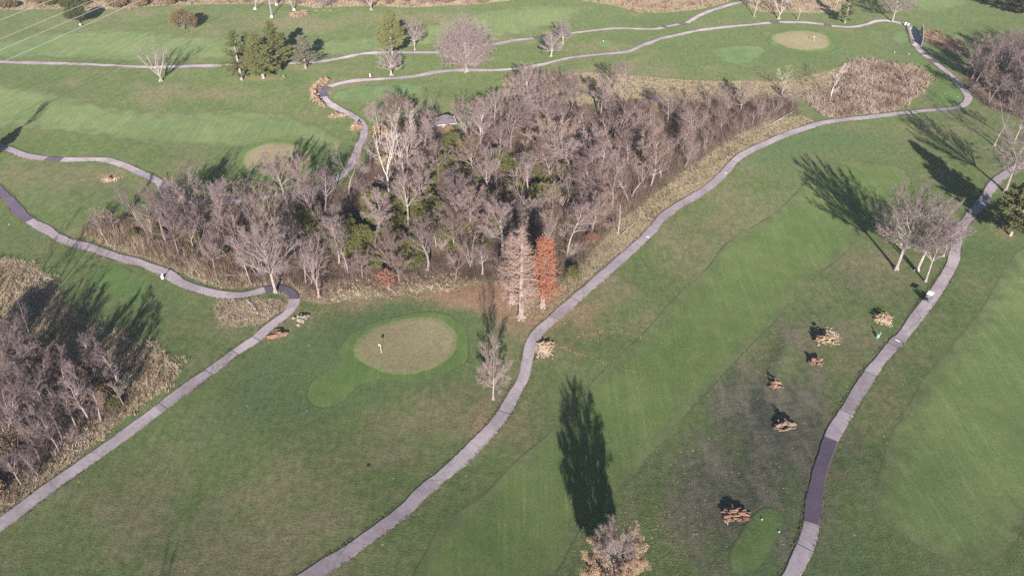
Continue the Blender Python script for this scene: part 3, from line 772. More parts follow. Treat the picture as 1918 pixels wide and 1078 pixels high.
def tree_ball(seed, rx=6.6, zc=9.6, rz=5.4, n=26, th=5.0, r0=.4, fine=3, low=-.55, nch=2.3, ratio=.30):
    t = Tree(seed)
    pts = trunk(t, zc, r0, n=9, wig=.035)
    for i in range(n):
        cz = low + (1 - low) * (i + .5) / n; az = i * 2.39996 + t.r.uniform(-.25, .25); rr = math.sqrt(max(0, 1 - cz * cz))
        tg = np.array([rx * rr * math.cos(az), rx * rr * math.sin(az), zc + rz * cz]) * 1.0
        hz_ = math.hypot(tg[0], tg[1])
        zs = min(max(th, tg[2] - hz_ * .75 - 1.2), zc)
        k = min(range(len(pts)), key=lambda q: abs(pts[q][0][2] - zs)); p, d, r = pts[k]
        v = tg - p; L = np.linalg.norm(v)
        t.grow(p, nrmz(v + np.array([0, 0, -.12 * L * .3])), L * t.r.uniform(.82, .95), r * (.26 if n > 50 else .42), 1, .025, .06, (0, nch, 1.8), (.5, .52, .55), ratio, .3, fine)
    return t

def tree_vase(seed, n=6, spread=.5, fine=3):
    t = Tree(seed)
    pts = trunk(t, 1.8, 0.34, n=3)
    p, d, r = pts[-1]
    for k in range(n):
        az = 2 * math.pi * k / n + t.r.uniform(-.3, .3)
        dd = nrmz(np.array([math.cos(az) * spread, math.sin(az) * spread, 1.0]) * 1.0)
        t.grow(p, dd, 10.2 * t.r.uniform(.85, 1.1), .17, 1, .03, .05, (0, 1.7, 1.7), (.5, .5, .55), .36, .3, fine)
    return t

def tree_forest(seed, bole=0.45, lean=0.08, spread=1.25, fine=3, dens=1.0):
    t = Tree(seed)
    pts = trunk(t, 11.5, 0.22, (t.r.normal(0, lean), t.r.normal(0, lean)), 10, .06)
    for k, (p, d, r) in enumerate(pts[1:]):
        fr = p[2] / 11.5
        if fr < bole: continue
        for _ in range(2 + (t.r.random() < dens - .4)):
            ang = (.95 - .35 * fr) * t.r.uniform(.8, 1.2)
            t.grow(p, t.perp(d, ang), (4.9 - 1.8 * fr) * spread * t.r.uniform(.75, 1.2), r * .6, 1, .09, .14, (0, 1.3, 1.25), (.65, .65, .65), .5, .2, fine)
    return t

def tree_fork(seed, spread=.6, fine=3):
    t = Tree(seed)
    pts = trunk(t, 5.2, 0.25, (t.r.normal(0, .08), t.r.normal(0, .08)), 6, .07)
    p, d, r = pts[-1]
    for k in range(3):
        t.grow(p, t.perp(d, spread * t.r.uniform(.7, 1.2), 2.1 * k + t.r.uniform(0, .6)), 8.6 * t.r.uniform(.85, 1.1), r * .75, 1, .06, .12, (0, 1.5, 1.5), (.65, .65, .65), .40, .25, fine)
    for (p, d, r) in pts[3:6]:
        t.grow(p, t.perp(d, 1.0), 2.6, r * .3, 2, .08, .15, (0, 1.5, 1.6), (.7, .7, .7), .55, .2, fine)
    return t

def tree_sapling(seed, n=5, fine=2):
    t = Tree(seed)
    for k in range(n):
        b = np.array([t.r.normal(0, .5), t.r.normal(0, .5), -.1])
        d = nrmz(np.array([t.r.normal(0, .16), t.r.normal(0, .16), 1]))
        p = b; r = t.r.uniform(.05, .1); H = t.r.uniform(8, 14)
        for i in range(7):
            d = nrmz(d + t.r.normal(0, .07, 3)); q = p + d * H / 7
            t.seg[0].append((p, q, r * (1 - .8 * i / 7) + .02, r * (1 - .8 * (i + 1) / 7) + .02)); p = q
            if i >= 2:
                for _ in range(2): t.grow(p, t.perp(d, t.r.uniform(.45, .9)), H * .2 * t.r.uniform(.7, 1.2), .035, 2, .12, .16, (0, 0, 1.3), (.6, .6, .6), .55, .1, fine)
    return t

def tree_snag(seed):
    t = Tree(seed)
    pts = trunk(t, 12.5, .26, (t.r.uniform(-.12, .12), t.r.uniform(-.12, .12)), 9, .07)
    for (p, d, r) in pts[4:]:
        if t.r.random() < .75:
            t.grow(p, t.perp(d, t.r.uniform(.5, 1.0)), t.r.uniform(1.5, 3.8), r * .5, 1, .07, .2, (0, .5, .5), (.7, .7, .7), .45, .3, 0, .03)
    return t

def blades(C0, D, L, W, r):
    A = np.cross(D, r.normal(0, 1, D.shape)); A /= np.linalg.norm(A, axis=1)[:, None] + 1e-9
    L = L[:, None]; W = W[:, None]
    V = np.stack([C0 - D * L * .15, C0 + D * L * .4 + A * W, C0 + D * L, C0 + D * L * .4 - A * W], 1).reshape(-1, 3)
    return V, np.arange(len(V)).reshape(-1, 4)

def pine(seed, H=15.0, spread=3.6, base=0.14, whorls=26, nb=6, clump=9, droop=0.0, thin=0.0):
    r = np.random.default_rng(seed)
    segs = []; br = []; P = []; D = []
    n = 10; lx, ly = r.normal(0, .02, 2)
    for i in range(n):
        a, b = i / n * H, (i + 1) / n * H
        segs.append((np.array([lx * a, ly * a, a - (.2 if i == 0 else 0)]), np.array([lx * b, ly * b, b]), .26 * (1 - a / H) + .02, .26 * (1 - b / H) + .02))
    for k in range(whorls):
        f_ = base + (1 - base) * (k / (whorls - 1)) ** 0.95
        z = f_ * H
        Lb = spread * (1 - (f_ - base) / (1 - base)) ** 0.75 * (0.55 + 0.45 * min(1, (f_ - base) / .15)) + .35
        for j in range(nb):
            if r.random() < thin: continue
            az = r.uniform(0, 2 * math.pi); el = r.uniform(-.05, .35) + .5 * f_ - droop
            L_ = Lb * r.uniform(.6, 1.15)
            d = np.array([math.cos(az) * math.cos(el), math.sin(az) * math.cos(el), math.sin(el)])
            p = np.array([lx * z, ly * z, z])
            e = p + d * L_ + np.array([0, 0, .06 * L_])
            br.append((p, e, .045, .02))
            m = max(4, int(L_ * 3.2))
            for q in range(m):
                u = .3 + .7 * (q + r.random()) / m
                c = p + (e - p) * u
                side = nrmz(np.cross(d, [0, 0, 1]))
                c = c + side * r.normal(0, .22 * (1.3 - u) * L_ * .6) + np.array([0, 0, r.normal(0.05, .10)])
                for _ in range(clump):
                    P.append(c + r.normal(0, .13, 3)); D.append(nrmz(d * .9 + r.normal(0, .55, 3) + np.array([0, 0, .45])))
    P = np.array(P); D = np.array(D)
    nv, nf = blades(P, D, r.uniform(.4, .75, len(P)), r.uniform(.07, .12, len(P)), r)
    return tubes(segs, 8), join([tubes(br, 4)]), (nv, nf)

def cypress(seed, H=20.0, spread=3.3, leaves=False):
    r = np.random.default_rng(seed)
    tr = []; br = []; fine = []; P = []; D = []
    n = 12
    for i in range(n):
        a, b = i / n * H, (i + 1) / n * H
        tr.append((np.array([0, 0, a - (.2 if i == 0 else 0)]), np.array([0, 0, b]), .34 * (1 - a / H) ** .8 + .02, .34 * (1 - b / H) ** .8 + .02))
    t = Tree(seed); 
    for k in range(5):
        a = k * 1.257
        tr.append((np.array([math.cos(a) * .55, math.sin(a) * .55, -.1]), np.array([0, 0, 1.2]), .16, .18))
    nw = 60
    for k in range(nw):
        f_ = .17 + .83 * k / nw
        z = f_ * H
        Lb = spread * (1 - f_) ** .7 * (1.15 if f_ > .25 else .8) + .25
        for j in range(5):
            az = r.uniform(0, 2 * math.pi); el = r.uniform(.05, .45)
            d = np.array([math.cos(az) * math.cos(el), math.sin(az) * math.cos(el), math.sin(el)])
            L_ = Lb * r.uniform(.65, 1.1); p = np.array([0, 0, z + r.uniform(-.2, .2)])
            m = p + d * L_ * .55; e = p + d * L_ + np.array([0, 0, -.05 * L_])
            br.append((p, m, .05, .032)); br.append((m, e, .032, .018))
            for q in range(int(3 + L_ * 2.6)):
                u = r.uniform(.25, 1); c = p + (e - p) * u
                dd = nrmz(d * .5 + r.normal(0, .6, 3))
                fine.append((c, dd, r.uniform(.4, .9)))
                if leaves and r.random() < (.25 + .75 * (z > 4) * (.5 + .5 * math.sin(az * 1.5 + z * .8))):
                    for _ in range(5):
                        P.append(c + dd * r.uniform(0, .8) + r.normal(0, .1, 3)); D.append(nrmz(dd + r.normal(0, .6, 3)))
    t.fine = fine
    vb, fb = join([tubes(br, 4), t.fine_mesh(.02)])
    lf = None
    if leaves:
        P = np.array(P); D = np.array(D)
        lf = blades(P, D, r.uniform(.2, .36, len(P)), r.uniform(.05, .09, len(P)), r)
    return tubes(tr, 8), (vb, fb), lf

def bushy(seed, rad=3.0, hh=4.2, n=5200, leaf=(.14, .3), hollow=.55, lumps=16, stems=9):
    """a rounded leafy shrub: lumpy shell of leaf faces over a few stems"""
    r = np.random.default_rng(seed)
    cs = []
    for k in range(lumps):
        u = nrmz(r.normal(0, 1, 3)); u[2] = abs(u[2]) * 1.0 - .25
        cs.append((np.array([u[0] * rad * .62, u[1] * rad * .62, hh * .52 + u[2] * hh * .42]), rad * r.uniform(.30, .48)))
    P = []; D = []
    per = n // lumps
    for c, rr in cs:
        u = r.normal(0, 1, (per, 3)); u /= np.linalg.norm(u, axis=1)[:, None]
        ra = rr * (hollow + (1 - hollow) * r.random((per, 1)) ** .6)
        P.append(c + u * ra * np.array([1, 1, .85])); D.append(u + r.normal(0, .6, (per, 3)) + np.array([0, 0, .25]))
    P = np.concatenate(P); D = np.concatenate(D); D /= np.linalg.norm(D, axis=1)[:, None]
    k = P[:, 2] > .12; P, D = P[k], D[k]
    lf = blades(P, D, r.uniform(leaf[0], leaf[1], len(P)) * 1.3, r.uniform(leaf[0], leaf[1], len(P)) * .42, r)
    st = []
    for k in range(stems):
        c = cs[k % lumps][0]
        b = np.array([r.normal(0, .2), r.normal(0, .2), -.1]); m = (b + c) / 2 + np.array([0, 0, .25])
        st.append((b, m, .07, .05)); st.append((m, c, .05, .02))
    return tubes(st, 5), lf

def shrub_bare(seed, hh=3.0, n=16):
    t = Tree(seed)
    for k in range(n):
        d = nrmz(np.array([t.r.normal(0, .42), t.r.normal(0, .42), 1]))
        p = np.array([t.r.normal(0, .25), t.r.normal(0, .25), -.05]); L = hh * t.r.uniform(.6, 1.1)
        for i in range(4):
            d = nrmz(d + t.r.normal(0, .12, 3) + np.array([0, 0, .03])); q = p + d * L / 4
            t.seg[0].append((p, q, .03, .022)); p = q
            for _ in range(3): t.fine.append((p, t.perp(d, .6), t.r.uniform(.4, 1.0)))
            for _ in range(1): t.grow(p, t.perp(d, .7), L * .3, .022, 3, .08, .2, (0, 0, 0), (.6, .6, .6), .5, 0, 2, .014)
    v, f = join([tubes(t.seg[0], 4)])
    vc, fc = join([tubes(t.seg[3], 3), t.fine_mesh(.02)])
    return (v, f), (vc, fc)

# ------------------------------------------------------------------ tree materials and prototype meshes
M['bark'] = bark_material('grey_bark', (0.215, 0.168, 0.160), (0.335, 0.272, 0.258), .6)
M['bark_dark'] = bark_material('dark_bark', (0.17, 0.13, 0.12), (0.27, 0.21, 0.19), .4)
M['bark_pale'] = bark_material('pale_bark', (0.36, 0.31, 0.285), (0.48, 0.42, 0.385), .35)
M['bark_white'] = bark_material('white_sycamore_bark', (0.54, 0.49, 0.47), (0.70, 0.66, 0.64), .08, mottled=(0.33, 0.26, 0.21))
M['twig'] = bark_material('mauve_twigs', (0.185, 0.136, 0.134), (0.285, 0.215, 0.212), .6)
M['twig_red'] = bark_material('russet_twigs', (0.190, 0.133, 0.117), (0.28, 0.205, 0.178), .6)
M['twig_tan'] = bark_material('tan_twigs', (0.27, 0.21, 0.16), (0.37, 0.295, 0.23), .4)
M['twig_pale'] = bark_material('pale_mauve_twigs', (0.225, 0.180, 0.172), (0.32, 0.262, 0.25), .2)
M['twig_white'] = bark_material('pale_twigs', (0.46, 0.40, 0.36), (0.58, 0.51, 0.46), .1)
M['twig_cyp'] = bark_material('pinkish_cypress_twigs', (0.30, 0.205, 0.175), (0.40, 0.285, 0.245), .1)
M['russet'] = leaf_material('dull_russet_leaves', (0.20, 0.095, 0.062), (0.27, 0.14, 0.095), (0.30, 0.17, 0.12))
M['greyneedle'] = leaf_material('greyish_needles', (0.13, 0.125, 0.085), (0.19, 0.18, 0.125), (0.24, 0.22, 0.16))
M['needles'] = leaf_material('pine_needles', (0.088, 0.104, 0.038), (0.165, 0.172, 0.066), (0.215, 0.215, 0.095))
M['needles_dk'] = leaf_material('dark_needles', (0.045, 0.060, 0.026), (0.085, 0.10, 0.042), (0.12, 0.13, 0.06))
M['rust'] = leaf_material('rust_foliage', (0.33, 0.11, 0.06), (0.45, 0.17, 0.095), (0.50, 0.23, 0.135))
M['orange'] = leaf_material('orange_leaves', (0.35, 0.225, 0.135), (0.44, 0.305, 0.195), (0.51, 0.385, 0.265))
M['brownleaf'] = leaf_material('brown_leaves', (0.16, 0.115, 0.062), (0.24, 0.18, 0.10), (0.31, 0.24, 0.14))
M['olive'] = leaf_material('olive_leaves', (0.070, 0.078, 0.026), (0.130, 0.132, 0.046), (0.18, 0.17, 0.066))

PROTO = {}
PDIM = {}
def proto(key, parts):
    PROTO[key] = parts
    co = []
    for _, me in parts:
        a = np.empty(len(me.vertices) * 3, np.float32); me.vertices.foreach_get('co', a); co.append(a.reshape(-1, 3))
    co = np.concatenate(co); up = co[co[:, 2] > co[:, 2].max() * .3]
    PDIM[key] = (float(np.percentile(co[:, 2], 99.8)), float(np.percentile(np.hypot(up[:, 0], up[:, 1]), 94)))
def _unused(key, parts): PROTO[key] = parts      # list of (part name, mesh)
def bare_proto(key, t, bark='bark', twig='twig', ref=15.0):
    a, b = t.meshes(key, M[bark], M[twig]); proto(key, [('trunk', a), ('crown', b)])
for i in range(4): bare_proto('forest%d' % i, tree_forest(100 + i, bole=(.4, .5, .35, .45)[i]))
for i in range(3): bare_proto('fork%d' % i, tree_fork(200 + i))
for i in range(2): bare_proto('forestp%d' % i, tree_forest(130 + i, bole=.4, dens=1.3), 'bark_pale', 'twig')
for i in range(2): bare_proto('forestr%d' % i, tree_forest(150 + i, bole=.25, spread=.85, dens=1.6), 'bark', 'twig_red')
for i in range(2): bare_proto('sap%d' % i, tree_sapling(300 + i), 'bark', 'twig')
bare_proto('sapr', tree_sapling(311, 6), 'bark', 'twig_red')
bare_proto('sapt', tree_sapling(312, 6), 'bark_pale', 'twig_tan')
for i in range(3): bare_proto('snag%d' % i, tree_snag(400 + i), 'bark_pale', 'twig_white')
bare_proto('round0', tree_ball(500, 9.0, 7.2, 7.4, 80, 2.4, .5, 4, -.5, 2.8, .30), 'bark_pale', 'twig_pale')
bare_proto('round1', tree_ball(501, 6.6, 9.4, 5.2, 30, 4.4, .31, 3, -.35, 2.1), 'bark_pale', 'twig_pale')
bare_proto('round2', tree_dome(502, 4.6, 15, 20, .32, 4.0, 3, .34), 'bark_pale', 'twig_pale')
for i in range(3): bare_proto('wdome%d' % i, tree_dome(540 + i, (5.2, 4.2, 6.0)[i], 15, (15, 13, 17)[i], .45, (6.0, 7.0, 5.0)[i], 3, .26), 'bark', ('twig', 'twig', 'twig_red')[i])
for i in range(3): bare_proto('thin%d' % i, tree_forest(170 + i, bole=.35, spread=.75, fine=2, dens=.6), 'bark', 'twig')
bare_proto('round3', tree_dome(505, 4.6, 15, 18, .2, 3.6, 2, .26), 'bark', 'twig')
bare_proto('vase0', tree_vase(600), 'bark_pale', 'twig_pale')
bare_proto('vase1', tree_vase(601, 5, .6), 'bark_pale', 'twig')
bare_proto('forkp', tree_fork(210, .75, 2), 'bark_pale', 'twig_pale')
bare_proto('white0', tree_fork(700, .42, 3), 'bark_white', 'twig_white')
bare_proto('white1', tree_fork(703, .5, 3), 'bark_white', 'twig_white')
def pine_proto(key, seed, mat, **k):
    t, b, n = pine(seed, **k)
    proto(key, [('trunk', np_mesh(key + '_trunk', *t, [M['bark_pale']], True)), ('crown', np_mesh(key + '_crown', *n, [M[mat]])), ('branches', np_mesh(key + '_branches', *b, [M['bark']]))])
pine_proto('pine0', 800, 'needles', spread=4.2, base=.16)
pine_proto('pine1', 801, 'needles', spread=4.8, base=.12, whorls=30)
pine_proto('pine_thin', 802, 'needles', spread=3.6, base=.12, thin=.45, clump=7)
pine_proto('pine_high', 803, 'needles', spread=4.0, base=.36, whorls=22)
pine_proto('pine_dark', 804, 'needles_dk', spread=3.9, base=.1, whorls=30, nb=7)
pine_proto('pine_grey', 805, 'greyneedle', spread=3.8, base=.14, thin=.4, clump=5)
for key, lv, seed in (('cyp_bare', False, 900), ('cyp_bare2', False, 902), ('cyp_rust', True, 901)):
    t, b, lf = cypress(seed, 15.0, 2.7, lv)
    pr_ = [('trunk', np_mesh(key + '_trunk', *t, [M['bark']], True)), ('branches', np_mesh(key + '_branches', *b, [M['twig_red'] if lv else M['twig_cyp']]))]
    if lf: pr_.append(('crown', np_mesh(key + '_crown', *lf, [M['rust']])))
    else: pr_[1] = ('crown', pr_[1][1])
    proto(key, pr_)
for key, seed, mat, kw in (('bush_dark', 1000, 'needles_dk', dict(rad=3.4, hh=7.0, n=9000)), ('bush_brown', 1001, 'brownleaf', dict(rad=4.2, hh=6.6, n=9000)),
        ('shrub_olive0', 1002, 'olive', dict(rad=1.9, hh=2.8, n=2600)), ('shrub_olive1', 1003, 'olive', dict(rad=2.3, hh=3.4, n=3000)), ('shrub_rust', 1004, 'russet', dict(rad=1.6, hh=2.6, n=900)), ('bush_orange', 1005, 'orange', dict(rad=3.2, hh=7.0, n=4500)),
        ('shrub_brown', 1006, 'brownleaf', dict(rad=1.9, hh=2.6, n=2200))):
    s_, lf = bushy(seed, **kw)
    proto(key, [('stems', np_mesh(key + '_stems', *s_, [M['bark']])), ('crown', np_mesh(key + '_crown', *lf, [M[mat]]))])
for key, seed, mats in (('shrub_bare0', 1100, ('bark', 'twig')), ('shrub_bare1', 1101, ('bark', 'twig_red')), ('shrub_bare2', 1102, ('bark_pale', 'twig_tan'))):
    s_, c_ = shrub_bare(seed)
    proto(key, [('stems', np_mesh(key + '_stems', *s_, [M[mats[0]]])), ('crown', np_mesh(key + '_crown', *c_, [M[mats[1]]]))])

# the near tree with orange leaves below bare twigs
def orange_tree():
    t = tree_ball(520, 4.4, 8.6, 6.0, 40, 3.0, .3, 3, -.8, 2.1, .36)
    a, b = t.meshes('leafy', M['bark_pale'], M['twig_pale'])
    r = np.random.default_rng(5)
    P = []; D = []
    for (p, d, L) in t.fine:
        rad = math.hypot(p[0], p[1])
        if p[2] < 10.4 + r.normal(0, 1.0) + (rad - 3.0) * 1.0:
            for _ in range(4): P.append(p + d * r.uniform(0, L) + r.normal(0, .15, 3)); D.append(nrmz(r.normal(0, 1, 3)))
    P = np.array(P); D = np.array(D)
    k = r.permutation(len(P))[:40000]; P, D = P[k], D[k]
    lf = blades(P, D, r.uniform(.10, .20, len(P)), r.uniform(.035, .065, len(P)), r)
    proto('orange_tree', [('trunk', a), ('branches', b), ('crown', np_mesh('orange_leaves', *lf, [M['orange']]))])
orange_tree()

RNG = random.Random(11)
def plant(key, name, label, cat, px, H=None, top=None, ref=15.0, wide=1.0, rz=None, group=None, xyz=None, tilt=(0, 0), cw=None):
    x, y, z = xyz if xyz is not None else G(*px)
    if H is None: H = height_for(px, top)
    s = H / PDIM[key][0]
    if cw: wide = cw / 2 / (PDIM[key][1] * s)
    o = empty(name, (x, y, z - 0.03), RNG.uniform(0, 6.28) if rz is None else rz, (s * wide, s * wide, s))
    o.rotation_euler[0] = tilt[0]; o.rotation_euler[1] = tilt[1]
    tag(o, label, cat, group)
    for n, me in PROTO[key]: link_mesh(n, me, o)
    return o

# ------------------------------------------------------------------ single trees
T = 'tree'
plant('vase0', 'bare_tree', 'bare vase shaped tree standing alone at upper left below the far path', T, (302, 152), top=76, cw=14)
plant('pine_thin', 'pine_tree', 'thin ragged pine at the left end of the evergreen clump', T, (453, 150), top=58, cw=9.5)
plant('pine1', 'pine_tree', 'broad yellow green pine in front of the evergreen clump', T, (494, 147), top=64, cw=10.5)
plant('pine0', 'pine_tree', 'tallest dark pine at the back of the evergreen clump', T, (524, 131), top=40, cw=10)
plant('pine0', 'pine_tree', 'pine half hidden behind the middle of the evergreen clump', T, (478, 132), top=60, cw=7.5)
plant('pine_grey', 'pine_tree', 'small greyish thin conifer at the right end of the evergreen clump', T, (573, 129), top=67, cw=8.5)
plant('round2', 'bare_tree', 'small bare tree with upswept limbs in front of the lone tall pine', T, (733, 141), top=88, cw=9)
plant('pine_high', 'pine_tree', 'lone tall pine with a bare lower trunk above the hairpin path', T, (737, 125), top=20, cw=9.5)
plant('round1', 'bare_tree', 'small pale bare tree just right of the lone tall pine', T, (777, 94), top=35, cw=8.5)
plant('round0', 'bare_tree', 'largest round crowned bare tree beside the middle path', T, (872, 134), top=30, cw=19.5)
plant('round2', 'bare_tree', 'small bare tree, the upper of a pair between the far paths', T, (1054, 82), top=34, cw=7)
plant('round2', 'bare_tree', 'small bare tree, the lower of a pair between the far paths', T, (1032, 106), top=58, cw=9)
plant('vase1', 'bare_tree', 'bare forked tree at the top edge against the far scrub', T, (695, 19), H=14)
plant('bush_dark', 'evergreen_tree', 'rounded dark evergreen crossed by power lines at top left', T, (147, 44), H=8.4, ref=7.0, cw=8)
plant('bush_brown', 'round_tree', 'dense round brown leaved small tree at top left', T, (347, 56), H=8.0, ref=6.6, cw=9.5)
plant('forestp0', 'bare_tree', 'slender pale tree, leftmost of the row above the far right green', T, (1412, 31), H=15, tilt=(0, .12))
plant('vase1', 'bare_tree', 'two stemmed pale tree in the row above the far right green', T, (1458, 36), H=16)
plant('forestp1', 'bare_tree', 'slender pale tree, third of the row above the far right green', T, (1494, 37), H=15, tilt=(0, .12))
plant('pine_thin', 'ivy_clad_tree', 'ivy clad olive tree at the top casting a dense shadow', T, (1582, 44), H=13, cw=6.5)
plant('forestp0', 'bare_tree', 'bare tree at the top edge behind the ivy clad tree', T, (1567, 11), H=15)
plant('round1', 'bare_tree', 'spreading bare tree beside the path left of the bridge', T, (1671, 41), H=14, cw=15)
plant('pine_dark', 'pine_tree', 'dark evergreen at the top right corner', T, (1876, 16), H=12, cw=12)
plant('pine_dark', 'pine_tree', 'dark evergreen cut by the right edge at the top', T, (1918, 26), H=13, cw=12)
plant('white0', 'sycamore_tree', 'tall white barked sycamore with many stems in the central wood', T, (729, 380), top=228, cw=12, rz=.5)
plant('white1', 'sycamore_tree', 'white sycamore with a crooked leaning stem in the central wood', T, (759, 341), top=205, cw=11, rz=2.2)
plant('round1', 'bare_tree', 'big bare tree standing inside the path loop at the wood edge', T, (517, 547), top=415, cw=12.5)
plant('fork0', 'bare_tree', 'bare tree in front of the wood right of the path loop', T, (598, 557), top=445, cw=9)
plant('cyp_bare', 'cypress_tree', 'tall leafless cypress left of the rust coloured one', T, (976, 596), top=426, cw=6.6)
plant('cyp_bare2', 'cypress_tree', 'leafless cypress behind the tall one at the wood corner', T, (958, 566), top=436, cw=5.5)
plant('cyp_rust', 'cypress_tree', 'rust orange cypress at the wood corner beside the path', T, (1016, 574), top=442, cw=6.2)
plant('round3', 'bare_tree', 'lone bare tree right of the near putting green', T, (924, 747), top=628, cw=6.4)
plant('orange_tree', 'leafy_tree', 'tree with orange leaves and bare top at the bottom edge', T, (1140, 1122), H=17.6, cw=8.2)
plant('round1', 'bare_tree', 'large bare tree, left of the cluster by the right path', T, (1678, 504), H=21.5, cw=14.5, tilt=(0, .06))
plant('round1', 'bare_tree', 'large bare tree, second of the cluster by the right path', T, (1717, 507), H=19, cw=13.5, tilt=(0, .04))
plant('forestp0', 'bare_tree', 'slim leaning bare tree, nearest of the cluster by the right path', T, (1733, 527), H=17, cw=8, tilt=(0, .12))
plant('vase1', 'bare_tree', 'small multi stemmed bare tree touching the right path', T, (1766, 480), H=12, cw=6)
plant('pine1', 'pine_tree', 'dense green pine cut by the right edge', T, (1892, 441), H=19.5, cw=9)
plant('round1', 'bare_tree', 'bare tree leaning over the path above the right edge pine', T, (1882, 359), H=19, cw=14, tilt=(0, .1))
plant('forkp', 'bare_tree', 'crooked pale bare tree below the right hand wood', T, (1862, 273), H=17, cw=14, tilt=(0, .08))
plant('forestp1', 'bare_tree', 'thin bare tree at the right edge above the leaning one', T, (1899, 268), H=13)
plant('fork1', 'bare_tree', 'bare tree at the right edge below the pale crooked one', T, (1915, 300), H=17)
plant('white1', 'dead_tree', 'bleached white dead tree in the dry meadow', T, (1464, 176), top=122, cw=8)
plant('white0', 'dead_tree', 'pale forked dead tree at the edge of the marsh grass', T, (1556, 184), top=122, cw=8.5)
plant('forest1', 'bare_tree', 'slender tree off the left edge whose shadow crosses the fairway', T, (-14, 290), H=16, cw=7)
plant('pine_dark', 'pine_tree', 'small evergreen off the left edge at the foot of the slender tree', T, (-16, 292), H=7.5, cw=4.5)
_t = G(327, 1008)
plant('fork2', 'bare_tree', 'tree below the picture whose shadow tip shows at bottom left', T, None, H=13, cw=5, xyz=(_t[0] + .05 * 33, _t[1] - 33, float(hgt(_t[0], _t[1] - 33))))
plant('fork2', 'bare_tree', 'large bare tree in the brush at the left edge', T, (28, 650), H=22, wide=.9)
plant('fork0', 'bare_tree', 'large bare tree off the left edge behind the brush', T, (-22, 640), H=21, wide=.9)
plant('fork1', 'bare_tree', 'bare tree left of the meadow shadow at the left edge', T, (80, 662), H=15, wide=.9)
plant('bush_orange', 'leafy_tree', 'orange leaved tree at the left edge of the lower wood', T, (-6, 655), H=9, ref=7.0)
# leaning snags along the left end of the central wood
for k, (bx, by, ty, key, tl, lab) in enumerate([
        (370, 440, 335, 'thin0', -.14, 'tall leaning stem at the left end of the central wood'), (240, 402, 345, 'thin1', -.1, 'slender pale tree above the left end of the wood'),
        (262, 422, 352, 'thin2', -.08, 'slim pale tree beside the one above the left end of the wood'), (203, 458, 392, 'thin1', -.16, 'leaning bare stem at the left tip of the central wood'),
        (300, 415, 378, 'snag1', .05, 'short pale stub in the left end of the wood'), (470, 532, 445, 'thin0', -.12, 'leaning pale tree at the wood edge above the path'),
        (1110, 405, 345, 'snag2', .1, 'pale forked dead trunk at the right side of the wood'), (1157, 436, 380, 'snag1', .0, 'short whitish snag near the right wood edge')]):
    plant(key, 'dead_tree', lab, T, (bx, by), top=ty, wide=.8, tilt=(0, tl), rz=0)

# ------------------------------------------------------------------ the woods: every tree its own object
def scatter(poly, n, mind, seed, margin=0.0):
    r = np.random.default_rng(seed); out = []
    x0, y0 = poly.min(0); x1, y1 = poly.max(0)
    cand = np.column_stack([r.uniform(x0, x1, n * 60), r.uniform(y0, y1, n * 60)])
    sd = poly_dist(cand[:, 0], cand[:, 1], poly)
    cand = cand[sd > margin]; sd = sd[sd > margin]
    for c, s_ in zip(cand, sd):
        if all((c[0] - o[0]) ** 2 + (c[1] - o[1]) ** 2 > mind * mind for o in out):
            out.append((c[0], c[1], s_))
            if len(out) >= n: break
    return out

